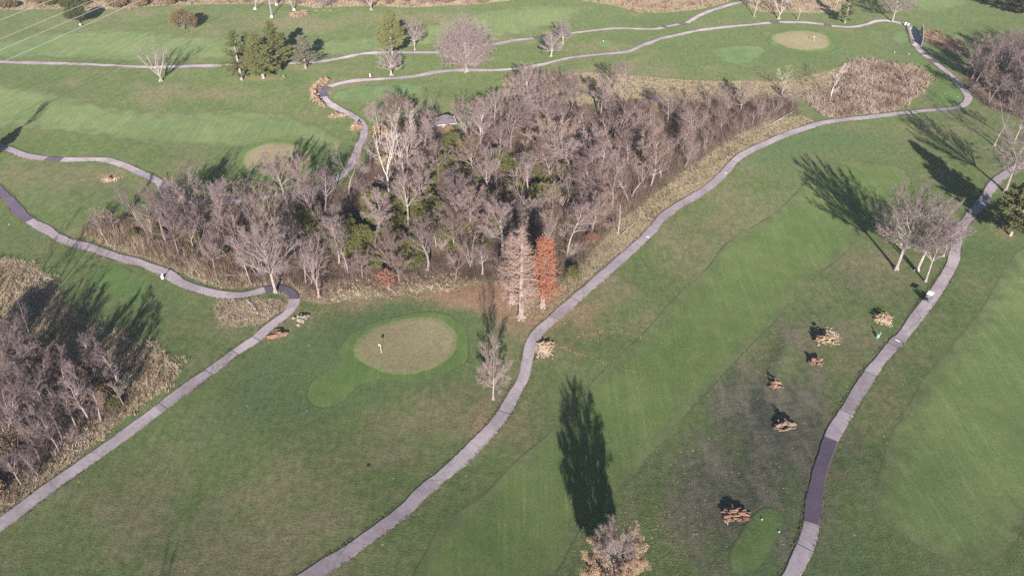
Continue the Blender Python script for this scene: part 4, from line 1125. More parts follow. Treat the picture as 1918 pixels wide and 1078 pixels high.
SHED_G = G(836, 240)
PL3 = {k: l[::3] for k, l in PATH_G.items()}
def off_path(x, y, d=2.4): return all(((l[:, 0] - x) ** 2 + (l[:, 1] - y) ** 2).min() > d * d for l in PATH_G.values())
rw = random.Random(5)
ROWS = ('front row', 'middle', 'back row')
SPOTS = ((300, 'the left tip'), (420, 'the leaning snags'), (560, 'the path loop tree'), (680, 'the left green side'), (800, 'the white sycamores'), (900, 'the shed'), (1010, 'the cypresses'), (1120, 'the rust cypress side'), (1240, 'the inner path bend'), (1360, 'the golden grass strip'), (1600, 'the far right tip'))
FRONT = gpoly(WOOD_MAIN[:24]); BACK = gpoly(WOOD_MAIN[24:])
def in_view(x, y, z, h, m=25):
    a = proj(x, y, z); b = proj(x, y, z + h)
    return -m < a[0] < 1918 + m and b[1] < 1078 and a[1] > -10
for (x, y, sd) in scatter(gW['main'], 225, 2.9, 42, 0.6):
    if not off_path(x, y, 2.0): continue
    if math.hypot(x - SHED_G[0], y - SHED_G[1]) < 5.5 or (abs(x - SHED_G[0] * y / SHED_G[1]) < 4.5 and 0 < SHED_G[1] - y < 24): continue
    z = float(hgt(x, y)); px, py = proj(x, y, z)
    if 600 < px < 1060 and 300 < py < 500 and rw.random() < .38: continue
    H = min(18, rw.lognormvariate(2.55, .22)) * (0.78 + 0.22 * min(1, sd / 6))
    if px < 520:
        key = rw.choice(['forest0', 'forest2', 'fork1', 'sap0', 'sap1', 'sapt', 'sapr', 'wdome1', 'forest3', 'wdome0']); H *= .88
        look = 'bare grey brown tree'
    elif px < 1010:
        key = rw.choice(['forest0', 'forest1', 'forest3', 'fork0', 'fork1', 'fork2', 'forestp0', 'wdome0', 'wdome1', 'wdome2', 'sap0'])
        look = 'bare grey tree'
    elif px < 1200 or py > 330:
        key = rw.choice(['forest0', 'forest1', 'forest2', 'fork2', 'forestr0', 'forestr1', 'wdome0', 'wdome2', 'sap1'])
        look = 'bare mauve tree'
    else:
        key = rw.choice(['forestr0', 'forestr1', 'sapr', 'sapr', 'sap1', 'forest2']); H *= .68
        look = 'low reddish bare tree'
    if key.startswith('forestp'): look = look.replace('bare', 'pale barked bare')
    if key.startswith('sap'): look = 'clump of thin ' + ('reddish' if key == 'sapr' else 'tan' if key == 'sapt' else 'grey') + ' saplings'
    if key.startswith('fork'): look = look.replace('tree', 'forked tree')
    row = ROWS[0] if line_dist(np.array([x]), np.array([y]), FRONT)[0] < 5 else ROWS[2] if line_dist(np.array([x]), np.array([y]), BACK)[0] < 5 else ROWS[1]
    spot = next(n for a, n in SPOTS if px < a)
    lab = '%s, %s central wood by %s' % (look, {'front row': 'front', 'middle': 'mid', 'back row': 'back'}[row], spot)
    tl = (rw.gauss(0, .05), rw.gauss(-.06 if px < 450 else 0, .05))
    plant(key, 'sapling_clump' if key.startswith('sap') else 'bare_tree', lab, T, None, H=H, xyz=(x, y, z), wide=rw.uniform(.9, 1.35), group='trees of the central wood near ' + spot, tilt=tl)
for (x, y, sd) in scatter(gW['left'], 150, 2.3, 43, .0):
    z = float(hgt(x, y))
    if not in_view(x, y, z, 10): continue
    key = rw.choice(['forest0', 'forest2', 'forest3', 'forestp0', 'forestp1', 'sap0', 'sap1', 'sapr', 'fork1', 'thin0', 'thin1'])
    px, py = proj(x, y, z)
    if rw.random() < .2: continue
    if px > 60 and (px > 130 or rw.random() < .7): key = rw.choice(['thin0', 'thin1', 'thin2'])
    if px > 150 and rw.random() < .35: continue
    look = 'clump of thin saplings' if key.startswith('sap') else 'pale barked bare tree' if key.startswith('forestp') else 'slender thin stemmed tree' if key.startswith('thin') else 'mauve grey bare tree'
    spot = 'near its right tip' if px > 150 else 'at the left edge' if px < 40 else 'near the tan grass' if py > 800 else 'in the middle'
    plant(key, 'sapling_clump' if key.startswith('sap') else 'bare_tree', look + ' in the lower left wood ' + spot, T, None, H=rw.uniform(8.5, 13.5) * (.75 + .25 * min(1, sd / 5)), xyz=(x, y, z), wide=rw.uniform(.9, 1.25), group='trees of the lower left wood', tilt=(rw.gauss(0, .05), rw.gauss(-.05, .06)))
for (x, y, sd) in scatter(gW['right'], 60, 3.4, 44, .3):
    z = float(hgt(x, y))
    if not in_view(x, y, z, 12, 60): continue
    key = rw.choice(['forest0', 'fork2', 'forestr0', 'forestr1', 'round2', 'forest1'])
    px, py = proj(x, y, z)
    look = 'round crowned bare tree' if key == 'round2' else 'russet twigged bare tree' if key.startswith('forestr') else 'mauve bare tree'
    plant(key, 'bare_tree', look + ' in the upper right wood ' + ('facing the path' if px < 1860 else 'at the right edge'), T, None, H=rw.uniform(12, 17) * (.75 + .25 * min(1, sd / 5)), xyz=(x, y, z), wide=rw.uniform(.9, 1.2), group='trees of the upper right wood')
# evergreen honeysuckle and other shrubs under the trees
gShr = gpoly([(620, 470), (700, 520), (800, 500), (900, 470), (1000, 420), (1060, 380), (1100, 340), (1000, 300), (900, 280), (850, 270), (780, 330), (680, 400), (560, 420)])
for (x, y, sd) in scatter(gShr, 85, 2.3, 51):
    z = float(hgt(x, y))
    plant(rw.choice(['shrub_olive0', 'shrub_olive1']), 'shrub', 'olive green leafy shrub, ' + ('front' if proj(x, y, z)[1] > 430 else 'back' if proj(x, y, z)[1] < 350 else 'mid') + ' central wood by ' + next(n for a, n in SPOTS if proj(x, y, z)[0] < a), 'shrub', None, H=rw.uniform(2.6, 5.2), ref=3.0, xyz=(x, y, z), wide=rw.uniform(.9, 1.25), group='olive shrubs in the central wood')
for (px, py) in [(275, 420), (300, 445), (355, 470), (365, 455), (330, 440), (420, 480), (440, 455), (250, 445)]:
    plant('shrub_olive0', 'shrub', 'small olive shrub in the left arm of the central wood', 'shrub', (px, py), H=rw.uniform(1.8, 2.8), ref=2.8, group='olive shrubs in the left arm of the wood')
for (px, py) in [(40, 720), (70, 760), (20, 690), (200, 750), (215, 760), (30, 800)]:
    plant('shrub_olive1', 'shrub', 'small olive shrub in the lower left wood', 'shrub', (px, py), H=rw.uniform(1.8, 2.8), ref=3.4, group='olive shrubs in the lower left wood')
plant('shrub_olive1', 'shrub', 'olive shrub beside the path right of the rust cypress', 'shrub', (1075, 518), H=2.8, ref=3.4)
plant('shrub_rust', 'shrub', 'small rust leaved shrub in the wood left of the cypresses', 'shrub', (727, 540), H=5.5, ref=2.6, wide=.75)
plant('shrub_rust', 'shrub', 'rust leaved shrub under the trees above the rust cypress', 'shrub', (1110, 452), H=2.6, ref=2.6, wide=1.2)
for k, (x, y, sd) in enumerate(scatter(gW['main'], 150, 2.6, 61)):
    if not off_path(x, y) or math.hypot(x - SHED_G[0], y - SHED_G[1]) < 4: continue
    z = float(hgt(x, y)); px, _ = proj(x, y, z)
    key = rw.choice(['shrub_bare0', 'shrub_bare1', 'shrub_bare2']) if px < 1150 else rw.choice(['shrub_bare1', 'shrub_bare1', 'shrub_bare0'])
    if rw.random() < .12: key = 'shrub_brown'
    plant(key, 'brush_shrub', ('brown leaved' if key == 'shrub_brown' else ('grey', 'russet', 'tan')[int(key[-1])] + ' leafless') + ' brush shrub in the central wood near ' + next(n for a, n in SPOTS if px < a), 'shrub', None, H=rw.uniform(2.4, 4.6), ref=3.0, xyz=(x, y, z), wide=rw.uniform(.9, 1.3), group='brush shrubs in the central wood')
for (x, y, sd) in scatter(gW['left'], 110, 1.9, 62):
    z = float(hgt(x, y))
    if not in_view(x, y, z, 3): continue
    plant(rw.choice(['shrub_bare0', 'shrub_bare1', 'shrub_bare2', 'shrub_brown']), 'brush_shrub', rw.choice(['low', 'tall', 'spreading']) + ' brush shrub in the lower left wood ' + ('near its right tip' if proj(x, y, z)[0] > 130 else 'towards the left edge'), 'shrub', None, H=rw.uniform(2.2, 4.2), ref=3.0, xyz=(x, y, z), wide=1.1, group='brush shrubs in the lower left wood')
for (x, y, sd) in scatter(gW['right'], 30, 3.0, 63):
    z = float(hgt(x, y))
    if not in_view(x, y, z, 3): continue
    plant(rw.choice(['shrub_bare0', 'shrub_bare1']), 'brush_shrub', 'leafless brush shrub in the upper right wood', 'shrub', None, H=rw.uniform(2.4, 4.6), ref=3.0, xyz=(x, y, z), wide=1.2, group='brush shrubs in the upper right wood')
# scrub along the top edge
gTop = gM['top']
for (x, y, sd) in scatter(gTop, 210, 3.2, 64, 1.0):
    z = float(hgt(x, y)); px, py = proj(x, y, z)
    if py < -18 or px < -20 or px > 1020: continue
    key = rw.choice(['shrub_bare0', 'shrub_bare1', 'shrub_bare2', 'shrub_olive1', 'shrub_brown'] if px < 480 else ['shrub_bare0', 'shrub_bare1', 'shrub_bare1', 'shrub_bare0', 'shrub_brown'])
    plant(key, 'brush_shrub', ('olive' if 'olive' in key else 'brown' if 'brown' in key else ('grey', 'russet', 'tan')[int(key[-1])]) + ' brush shrub in the top edge scrub ' + ('left of the dark evergreen' if px < 140 else 'left of the pylon' if px < 480 else 'between pylon and forked tree' if px < 690 else 'right of the forked tree'), 'shrub', None, H=rw.uniform(2.6, 5.0), ref=3.0, xyz=(x, y, z), wide=1.5, group='scrub along the top edge')

# ------------------------------------------------------------------ uncountable stuff: dry grass, undergrowth
def tufts(name, label, poly, dens, hh, cols, seed, mat, nb=7, width=.05, fan=.5, margin=0.0, rows=None, keep=None):
    r = np.random.default_rng(seed)
    x0, y0 = poly.min(0); x1, y1 = poly.max(0)
    n = int((x1 - x0) * (y1 - y0) * dens)
    P = np.column_stack([r.uniform(x0, x1, n), r.uniform(y0, y1, n)])
    sd = poly_dist(P[:, 0], P[:, 1], poly)
    P = P[sd > margin + r.normal(0, 1.0, n)]
    dmin = np.full(len(P), 1e9)
    for l in PL3.values(): dmin = np.minimum(dmin, line_dist(P[:, 0], P[:, 1], l))
    P = P[dmin > PATH_W / 2 + .45]
    if keep is not None: P = P[keep(P)]
    # clumping: thin out by a smooth field
    fld = np.sin(P[:, 0] * .9 + 1.3 * np.sin(P[:, 1] * .5)) * np.sin(P[:, 1] * .8 + np.sin(P[:, 0] * .6))
    P = P[r.random(len(P)) < .62 + .38 * fld]
    n = len(P)
    if n == 0: return None
    tone = .5 + .5 * np.sin(P[:, 0] * .35 + 2 * np.sin(P[:, 1] * .21 + seed)) * np.sin(P[:, 1] * .31 + seed)
    tone = np.clip(tone + r.normal(0, .22, n), 0, 1)
    cc = np.array(cols); ci = tone * (len(cc) - 1); lo = np.clip(ci.astype(int), 0, len(cc) - 2); fr = (ci - lo)[:, None]
    col = (cc[lo] * (1 - fr) + cc[lo + 1] * fr) * r.uniform(.7, 1.25, (n, 1))
    Hh = hh * r.uniform(.55, 1.25, n)
    base = np.column_stack([P, hgt(P[:, 0], P[:, 1]) - .02])
    B = np.repeat(base, nb, 0) + np.column_stack([r.normal(0, .14 * hh + .04, n * nb), r.normal(0, .14 * hh + .04, n * nb), np.zeros(n * nb)])
    D = np.column_stack([r.normal(0, fan, n * nb), r.normal(0, fan, n * nb), np.ones(n * nb)]); D /= np.linalg.norm(D, axis=1)[:, None]
    L = np.repeat(Hh, nb)[:, None] * r.uniform(.6, 1.15, (n * nb, 1))
    A = np.cross(D, r.normal(0, 1, D.shape)); A /= np.linalg.norm(A, axis=1)[:, None] + 1e-9
    W = width
    V = np.stack([B - A * W, B + A * W, B + D * L + A * W * .3, B + D * L - A * W * .3], 1).reshape(-1, 3)
    F = np.arange(len(V)).reshape(-1, 4)
    tint = np.repeat(np.clip(col, 0, 1), nb * 4, 0)
    me = np_mesh(name, V, F, [mat], False, {'tint': tint})
    return tag(link_mesh(name, me), label, None, None, 'stuff')

STRAW = [(0.22, 0.155, 0.105), (0.36, 0.28, 0.195), (0.48, 0.39, 0.285)]
PINKST = [(0.21, 0.14, 0.115), (0.33, 0.245, 0.20), (0.45, 0.355, 0.285)]
GOLD = [(0.145, 0.112, 0.062), (0.23, 0.182, 0.110), (0.35, 0.280, 0.180)]
RUST = [(0.17, 0.095, 0.07), (0.27, 0.16, 0.115), (0.36, 0.25, 0.185)]
gb = M['grassblade']
tufts('dry_grass', 'tall pinkish dry marsh grass inside the right path bend', gM['marsh'], 3.4, 1.15, PINKST, 1, gb, 8, .075)
tufts('dry_grass', 'dry straw grass along the far side of the central wood', gM['north'], 2.2, .55, [(0.15, .135, .07), (0.24, .205, .12), (0.34, .29, .185)], 2, gb, 6, .05)
tufts('dry_grass', 'golden dry grass between the central wood and the path', gM['east'], 3.6, .5, GOLD, 3, gb, 6, .045)
tufts('dry_grass', 'tan dry grass at the foot of the left arm of the wood', gM['front'], 4.0, .75, STRAW, 4, gb, 6, .045)
tufts('dry_grass', 'tan dry grass round the lower left wood', gM['left'], 4.5, .8, STRAW, 5, gb, 7, .05)
tufts('dry_grass', 'dry brush grass inside the path loop', gM['loop'], 5, .6, PINKST, 6, gb, 6, .045)
tufts('dry_grass', 'reddish dry grass at the top beyond the far fairway', gM['far'], 1.3, .8, RUST + [(0.42, .30, .22)], 7, gb, 6, .08)
tufts('dry_grass', 'dry grass below the scrub along the top edge', gM['top'], .9, 1.0, RUST + [(0.42, .34, .24)], 8, gb, 6, .09)
tufts('dry_grass', 'pale dry grass under the row of pale trees at the top', gM['topright'], 1.4, .7, STRAW, 9, gb, 6, .08)
tufts('dry_grass', 'russet weeds in the gully beside the bridge', gM['gully'], 3, .9, RUST, 10, gb, 6, .07)
br = M['brush']
BR1 = [(0.085, 0.058, 0.045), (0.15, 0.108, 0.085), (0.23, 0.168, 0.135)]
BR2 = [(0.13, 0.085, 0.072), (0.21, 0.145, 0.128), (0.29, 0.215, 0.195)]
BR3 = [(0.17, 0.115, 0.075), (0.29, 0.21, 0.145), (0.39, 0.295, 0.215)]
shedk = lambda P: (np.hypot(P[:, 0] - SHED_G[0], P[:, 1] - SHED_G[1]) > 4.0)
tufts('undergrowth', 'brown leafless undergrowth covering the floor of the central wood', gW['main'], 2.3, 1.7, BR1, 21, br, 9, .022, .55, keep=shedk)
tufts('undergrowth', 'mauve brush filling the lower left wood', gW['left'], 2.6, 2.3, BR2, 22, br, 9, .022, .5)
tufts('undergrowth', 'dark brush filling the upper right wood', gW['right'], 1.0, 1.8, BR1, 23, br, 9, .03, .5)
gTip = gpoly([(150, 430), (200, 456), (300, 488), (400, 520), (480, 536), (480, 500), (380, 470), (280, 440), (200, 415)])
tufts('undergrowth', 'tan upright saplings at the foot of the left arm of the wood', gTip, 1.6, 3.2, BR3, 24, br, 6, .024, .22)
gEnd = gpoly([(1150, 420), (1210, 375), (1255, 340), (1340, 278), (1430, 228), (1495, 212), (1490, 190), (1380, 190), (1250, 195), (1150, 250)])
tufts('undergrowth', 'reddish upright brush at the right end of the wood', gEnd, 1.5, 3.0, BR2, 25, br, 7, .026, .28)

def verge(seed=77):
    r = np.random.default_rng(seed); B = []
    for l in PATH_G.values():
        t = np.gradient(l, axis=0); t /= np.linalg.norm(t, axis=1)[:, None] + 1e-9; nn = np.column_stack([-t[:, 1], t[:, 0]])
        k = r.integers(0, len(l), len(l) * 16)
        ph = .5 + .5 * np.sin(k * .37 + 3 * np.sin(k * .11)); keep = r.random(len(k)) < ph; k = k[keep]
        sd = r.choice([-1, 1], len(k)); B.append(l[k] + nn[k] * (sd * (PATH_W / 2 + .12 - np.abs(r.normal(0, .16, len(k))) + r.uniform(-.05, .3, len(k))))[:, None] + t[k] * r.uniform(-.5, .5, (len(k), 1)))
    P = np.concatenate(B); n = len(P); nb = 4
    base = np.repeat(np.column_stack([P, hgt(P[:, 0], P[:, 1]) + .03]), nb, 0); base[:, :2] += r.normal(0, .07, (n * nb, 2))
    D = np.column_stack([r.normal(0, .8, n * nb), r.normal(0, .8, n * nb), np.ones(n * nb)]); D /= np.linalg.norm(D, axis=1)[:, None]
    L = r.uniform(.12, .28, (n * nb, 1)); A = np.cross(D, r.normal(0, 1, D.shape)); A /= np.linalg.norm(A, axis=1)[:, None] + 1e-9
    V = np.stack([base - A * .04, base + A * .04, base + D * L + A * .012, base + D * L - A * .012], 1).reshape(-1, 3)
    cc = np.array([(0.085, 0.105, 0.045), (0.13, 0.125, 0.065), (0.19, 0.16, 0.09)])[r.integers(0, 3, n)] * r.uniform(.75, 1.2, (n, 1))
    me = np_mesh('verge_grass', V, np.arange(len(V)).reshape(-1, 4), [M['grassblade']], False, {'tint': np.repeat(cc, nb * 4, 0)})
    tag(link_mesh('verge_grass', me), 'short grass creeping over the edges of the cart paths', None, None, 'stuff')
verge()

def strewn(name, label, pts, cols, seed, size=.07):
    r = np.random.default_rng(seed); P = np.array(pts); n = len(P)
    z = hgt(P[:, 0], P[:, 1]) + .07 + r.uniform(0, .05, n)
    P = np.column_stack([P, z]); a = r.uniform(0, 6.28, n); w = size * r.uniform(.6, 1.5, n)
    A = np.column_stack([np.cos(a) * w, np.sin(a) * w, r.normal(0, .03, n)]); B = np.column_stack([-np.sin(a) * w, np.cos(a) * w, r.normal(0, .03, n)]) * .7
    V = np.stack([P - A, P - B, P + A, P + B], 1).reshape(-1, 3)
    cc = np.array(cols)[r.integers(0, len(cols), n)] * r.uniform(.7, 1.2, (n, 1))
    return tag(link_mesh(name, np_mesh(name, V, np.arange(4 * n).reshape(-1, 4), [M['grassblade']], False, {'tint': np.repeat(cc, 4, 0)})), label, None, None, 'stuff')
LEAFC = [(0.30, 0.20, 0.10), (0.40, 0.29, 0.16), (0.24, 0.15, 0.09), (0.46, 0.36, 0.22)]
rr_ = np.random.default_rng(31)
def along(pix, dens, wid):
    l = catmull(gpoly(pix), False, .4); k = rr_.integers(0, len(l), int(len(l) * .4 * dens))
    return l[k] + rr_.normal(0, 1, (len(k), 2)) * wid * (.4 + rr_.random((len(k), 1)))
strewn('fallen_leaves', 'upper thin curved windrow of brown leaves across the fairway', along([(1068, 642), (1085, 630), (1110, 623), (1160, 622), (1200, 632)], 26, .22), LEAFC, 1)
strewn('fallen_leaves', 'faint end of the leaf windrow near the grassy bank', along([(1200, 632), (1290, 655), (1400, 690), (1440, 701)], 6, .18), LEAFC, 2)
strewn('fallen_leaves', 'lower windrow of brown leaves right of the path log pile', np.concatenate([along([(1030, 642), (1050, 650), (1085, 662)], 70, .35), along([(1085, 662), (1130, 678), (1200, 700)], 12, .25)]), LEAFC, 3)
def spot(px, rx, ry, n):
    x, y, _ = G(*px); return np.column_stack([rr_.normal(x, rx, n), rr_.normal(y, ry, n)])
strewn('fallen_leaves', 'scattered golden leaves on the dark worn grass', np.concatenate([spot((1250, 960), 10, 9, 700), spot((1400, 850), 16, 14, 800), spot((1480, 660), 12, 9, 500), spot((1190, 1000), 5, 5, 500)]), LEAFC, 4, .06)
strewn('fallen_leaves', 'scattered pale leaves on the rough right of the central path', np.concatenate([spot((1300, 440), 10, 18, 700), spot((1150, 580), 8, 10, 400)]), LEAFC, 5, .06)
strewn('fallen_leaves', 'rusty needles and leaves under the cypresses', np.concatenate([spot((1000, 582), 6, 4, 1500), spot((905, 545), 8, 3.5, 1500), spot((1090, 590), 5, 5, 500)]), [(0.30, 0.12, 0.06), (0.36, 0.18, 0.10), (0.28, 0.17, 0.11)], 6, .09)

# ------------------------------------------------------------------ small built things
M['log'] = bark_material('cut_log', (0.22, 0.15, 0.105), (0.36, 0.26, 0.185), .8)
M['log_red'] = bark_material('reddish_log', (0.23, 0.125, 0.088), (0.35, 0.205, 0.15), .6)
M['log_end'] = plain('log_end', (0.38, 0.275, 0.19), .9, .2, 4)
M['sawdust'] = plain('sawdust', (0.60, 0.46, 0.35), .95, .25, 2)
M['stone'] = plain('pale_stone', (0.31, 0.27, 0.22), .9, .3, 2)
M['metal'] = plain('galvanised_steel', (0.42, 0.42, 0.43), .5, .1, 2, .4, .3)
M['concrete'] = plain('footing_concrete', (0.72, 0.69, 0.66), .9, .1)
M['wire'] = plain('power_line', (0.46, 0.45, 0.44), .5, .05, 2, .4)
M['shingle'] = plain('grey_shingle', (0.17, 0.14, 0.165), .9, .25, 2.5)
M['clap'] = plain('dark_boards', (0.13, 0.105, 0.10), .8, .25, 3)
M['timber'] = plain('weathered_timber', (0.40, 0.37, 0.35), .9, .25, 2)
M['screen'] = plain('pale_screen', (0.52, 0.53, 0.49), .9, .12, 2)
M['black'] = plain('black_plastic', (0.03, 0.03, 0.035), .6, .1)
M['cream'] = plain('cream_body', (0.55, 0.53, 0.50), .35, .05, 3, .5)
M['roofwhite'] = plain('white_roof', (0.64, 0.61, 0.66), .4, .04, 3, .4)
M['teal'] = plain('teal_plastic', (0.20, 0.42, 0.36), .5, .1)
M['bluegrey'] = plain('bluegrey_bag', (0.12, 0.17, 0.24), .7, .2)
M['tan_seat'] = plain('tan_seat', (0.38, 0.30, 0.22), .6, .1)
M['yellow'] = plain('yellow_flag', (0.70, 0.55, 0.16), .7, .06)
M['grip'] = plain('putty', (0.30, 0.28, 0.24), .8, .1)

def log_mesh(name, L, R, seed, mat):
    r = random.Random(seed)
    def fn(bm):
        res = bmesh.ops.create_cone(bm, cap_ends=True, segments=10, radius1=R, radius2=R * r.uniform(.85, 1), depth=L)
        bmesh.ops.rotate(bm, verts=res['verts'], cent=(0, 0, 0), matrix=Matrix.Rotation(math.pi / 2, 3, 'Y'))
        for v in res['verts']:
            v.co.y *= 1 + r.uniform(-.12, .12); v.co.z *= 1 + r.uniform(-.12, .12); v.co.x += r.uniform(-.05, .05)
        for f in bm.faces:
            if len(f.verts) > 4: f.material_index = 1
    return bm_mesh(name, fn, [mat, M['log_end']])
LOGS = [log_mesh('log_mesh%d' % i, (1.3, 1.0, 1.7, .55)[i % 4], (.20, .27, .15, .36)[i % 4], i, M['log']) for i in range(8)]
LOGSR = [log_mesh('red_log_mesh%d' % i, (1.3, 1.0, 1.7, .55)[i % 4], (.20, .26, .15, .34)[i % 4], 20 + i, M['log_red']) for i in range(4)]
def heap_mesh(name, rx, ry, hh, seed, mat):
    """thinly strewn chips and dust"""
    r = np.random.default_rng(seed); n = 420
    P = np.column_stack([r.normal(0, rx * .45, n), r.normal(0, ry * .45, n), r.uniform(.015, .06, n)])
    a = r.uniform(0, 6.28, n); w = r.uniform(.05, .16, n)
    A = np.column_stack([np.cos(a) * w, np.sin(a) * w, r.normal(0, .02, n)]); B = np.column_stack([-np.sin(a) * w * .7, np.cos(a) * w * .7, r.normal(0, .02, n)])
    V = np.stack([P - A - B, P + A - B, P + A + B, P - A + B], 1).reshape(-1, 3)
    return np_mesh(name, V, np.arange(n * 4).reshape(-1, 4), [mat])

rl = random.Random(77)
def log_pile(px, wid, dep, hh, label, red=False, group=None, ang=0.0, n=18, dust=None, xyz=None):
    x, y, z = G(*px) if xyz is None else xyz
    root = empty('log_pile', (x, y, z), ang); tag(root, label, 'log pile', group)
    pool = LOGSR if red else LOGS
    if dust: link_mesh('sawdust', heap_mesh('sawdust', dust[0], dust[1], .10, n, M['sawdust']), root, (dust[2], dust[3], .0))
    for k in range(int(n * 2.0)):
        u = rl.uniform(-1, 1); v = rl.uniform(-1, 1)
        zz = max(0, 1 - (u * u * .8 + v * v * .8)) * hh * 1.35 * rl.uniform(.2, 1.0)
        link_mesh('log', rl.choice(pool), root, (u * wid / 2, v * dep / 2, .18 + zz), (rl.gauss(0, .3), rl.gauss(0, .12), rl.gauss(0, .22) + (math.pi / 2 if rl.random() < .14 else 0)), (rl.uniform(.55, 1.1), ) + (rl.uniform(.45, .8),) * 2)
    return root
log_pile((1655, 596), 3.2, 1.7, 1.1, 'tan log pile nearest the parked golf cart', n=20, ang=-.15, dust=(2.2, 1.2, .6, -1.0))
log_pile((1546, 641), 4.0, 2.0, 1.7, 'largest log pile with pale sawdust beside it', n=28, ang=.0, dust=(3.4, 3.0, 2.6, 1.4))
log_pile((1528, 680), 2.6, 1.2, .9, 'small reddish log pile below the sawdust pile', True, n=13)
log_pile((1453, 722), 1.8, 1.3, 1.0, 'small log pile at the end of the low grassy bank', True, n=10)
log_pile((1471, 800), 3.0, 1.6, 1.3, 'log pile in the dark worn grass left of the right path', n=18, ang=.15)
log_pile((1378, 964), 3.4, 2.4, .5, 'scattered cut log rounds beside the bottom tee', True, n=20, dust=(1.8, 1.2, .2, -.9))
log_pile((1023, 645), 2.8, 1.4, .8, 'log pile at the path edge right of the near green', n=15, dust=(1.8, 2.4, -.6, -1.8))
log_pile((203, 336), 1.8, 1.0, .5, 'small reddish wood pile on the left rough', True, n=8, dust=(2.4, 1.5, 0, 0))
log_pile((630, 217), 4.6, 2.0, .8, 'spread out log pile below the hairpin path bend', n=22, dust=(3.6, 2.0, .4, .6))
log_pile((669, 240), 3.0, 3.2, 1.6, 'tall square log stack beside the path by the wood', n=34)
log_pile((520, 629), 3.6, 1.2, .7, 'reddish cut logs along the path below the loop', True, n=15, ang=.35)
CRES = [(611, 154), (604, 156), (598, 160), (593, 165), (590, 171), (588.5, 178), (590, 185), (593.5, 191), (598, 196), (603, 199)]
for k, p in enumerate(CRES):
    log_pile(p, 2.0, 2.3, 1.5, 'tan log stack in the curved row outside the hairpin path bend', n=17, group='curved row of log stacks', ang=k * .2)
for k, p in enumerate([(549, 32), (555, 32), (561, 31), (567, 30), (573, 29)]):
    log_pile(p, 2.0, 2.2, 1.8, 'tan log stack in the short row near the pylon', n=12, group='short row of log stacks near the pylon')
# fallen trunks on the wood edge
for (a, b, r_, lab) in [((1447, 232), (1494, 212), .16, 'long pale fallen trunk at the right tip of the wood'), ((1452, 229), (1480, 216), .12, 'shorter pale fallen trunk beside the long one'),
                        ((715, 536), (745, 546), .12, 'fallen pale branch at the front edge of the wood'), ((462, 563), (492, 586), .10, 'fallen dark branch inside the path loop'),
                        ((425, 516), (448, 520), .12, 'fallen pale logs at the wood edge above the path'), ((1165, 440), (1190, 418), .12, 'fallen pale branch at the right wood edge')]:
    A_ = Vector(G(*a)); B_ = Vector(G(*b)); t = Tree(int(a[0])); d = np.array((B_ - A_).normalized()); L = (B_ - A_).length
    t.grow(np.array([0, 0, .3]), d, L, r_, 1, .0, .06, (0, .6, .4), (.7, .7, .7), .25, .3, 0, .04)
    v, f_ = join([tubes(t.seg[1], 7), tubes(t.seg[2], 4), tubes(t.seg[3], 3)])
    v[:, 2] = np.maximum(v[:, 2], -.05)
    o = link_mesh('fallen_trunk', np_mesh('fallen_trunk', v, f_, [M['bark_pale']], True), None, A_); tag(o, lab, 'log')

# pale stone heap by the path loop
def stone_mesh(name, seed):
    r = random.Random(seed)
    def fn(bm):
        bmesh.ops.create_icosphere(bm, subdivisions=1, radius=.35)
        for v in bm.verts: v.co *= r.uniform(.75, 1.2); v.co.z *= .8
    return bm_mesh(name, fn, M['stone'])
STONES = [stone_mesh('stone_mesh%d' % i, i) for i in range(4)]
x, y, z = G(565, 598)
root = tag(empty('stone_pile', (x, y, z)), 'heap of pale rounded stones beside the path loop', 'stone pile')
for k in range(26):
    u, v = rl.gauss(0, .8), rl.gauss(0, .7)
    link_mesh('stone', rl.choice(STONES), root, (u, v, .15 + max(0, .9 - math.hypot(u, v) * .6) * rl.random()), (rl.uniform(0, 3), rl.uniform(0, 3), 0), (rl.uniform(.7, 1.3),) * 3)
for px in [(592, 20.5), (607, 20), (618, 21)]:
    tag(link_mesh('stone', STONES[0], None, tuple(np.array(G(*px)) + [0, 0, .15]), None, (1.6, 1.0, .6)), 'small white stone on the grass right of the pylon', 'stone', 'white stones by the pylon')

# transmission pylon and its lines
LEGS = [(478, 18), (509, 33), (551, 20), (518, 10)]
lg = [Vector(G(*p)) for p in LEGS]
ctr = sum(lg, Vector()) / 4
pyl = empty('pylon', ctr); tag(pyl, 'steel lattice pylon with four legs at the top edge', 'pylon')
HT = 46.0
WD = Vector((0.31, 0.95, 0)).normalized(); WC = Vector((0.95, -0.31, 0)).normalized()
def leg_pt(k, h):      # legs taper to a slim shaft at 26 m
    a = lg[k] - ctr; f_ = max(.16, 1 - h / 26 * .84)
    return Vector((a.x * f_, a.y * f_, a.z * (1 - h / HT) + h))
for k in range(4):
    def fn(bm, k=k):
        for h0, h1 in ((-.2, 9), (9, 18), (18, 26), (26, HT)): bcyl(bm, leg_pt(k, h0), leg_pt(k, h1), .22, .2, 4)
    lego = link_mesh('leg', bm_mesh('leg', fn, M['metal']), pyl)
    def ff(bm, k=k): bcyl(bm, leg_pt(k, 0) + Vector((0, 0, -.4)), leg_pt(k, 0) + Vector((0, 0, .7)), .62, .55, 14)
    link_mesh('footing', bm_mesh('footing', ff, M['concrete']), lego)
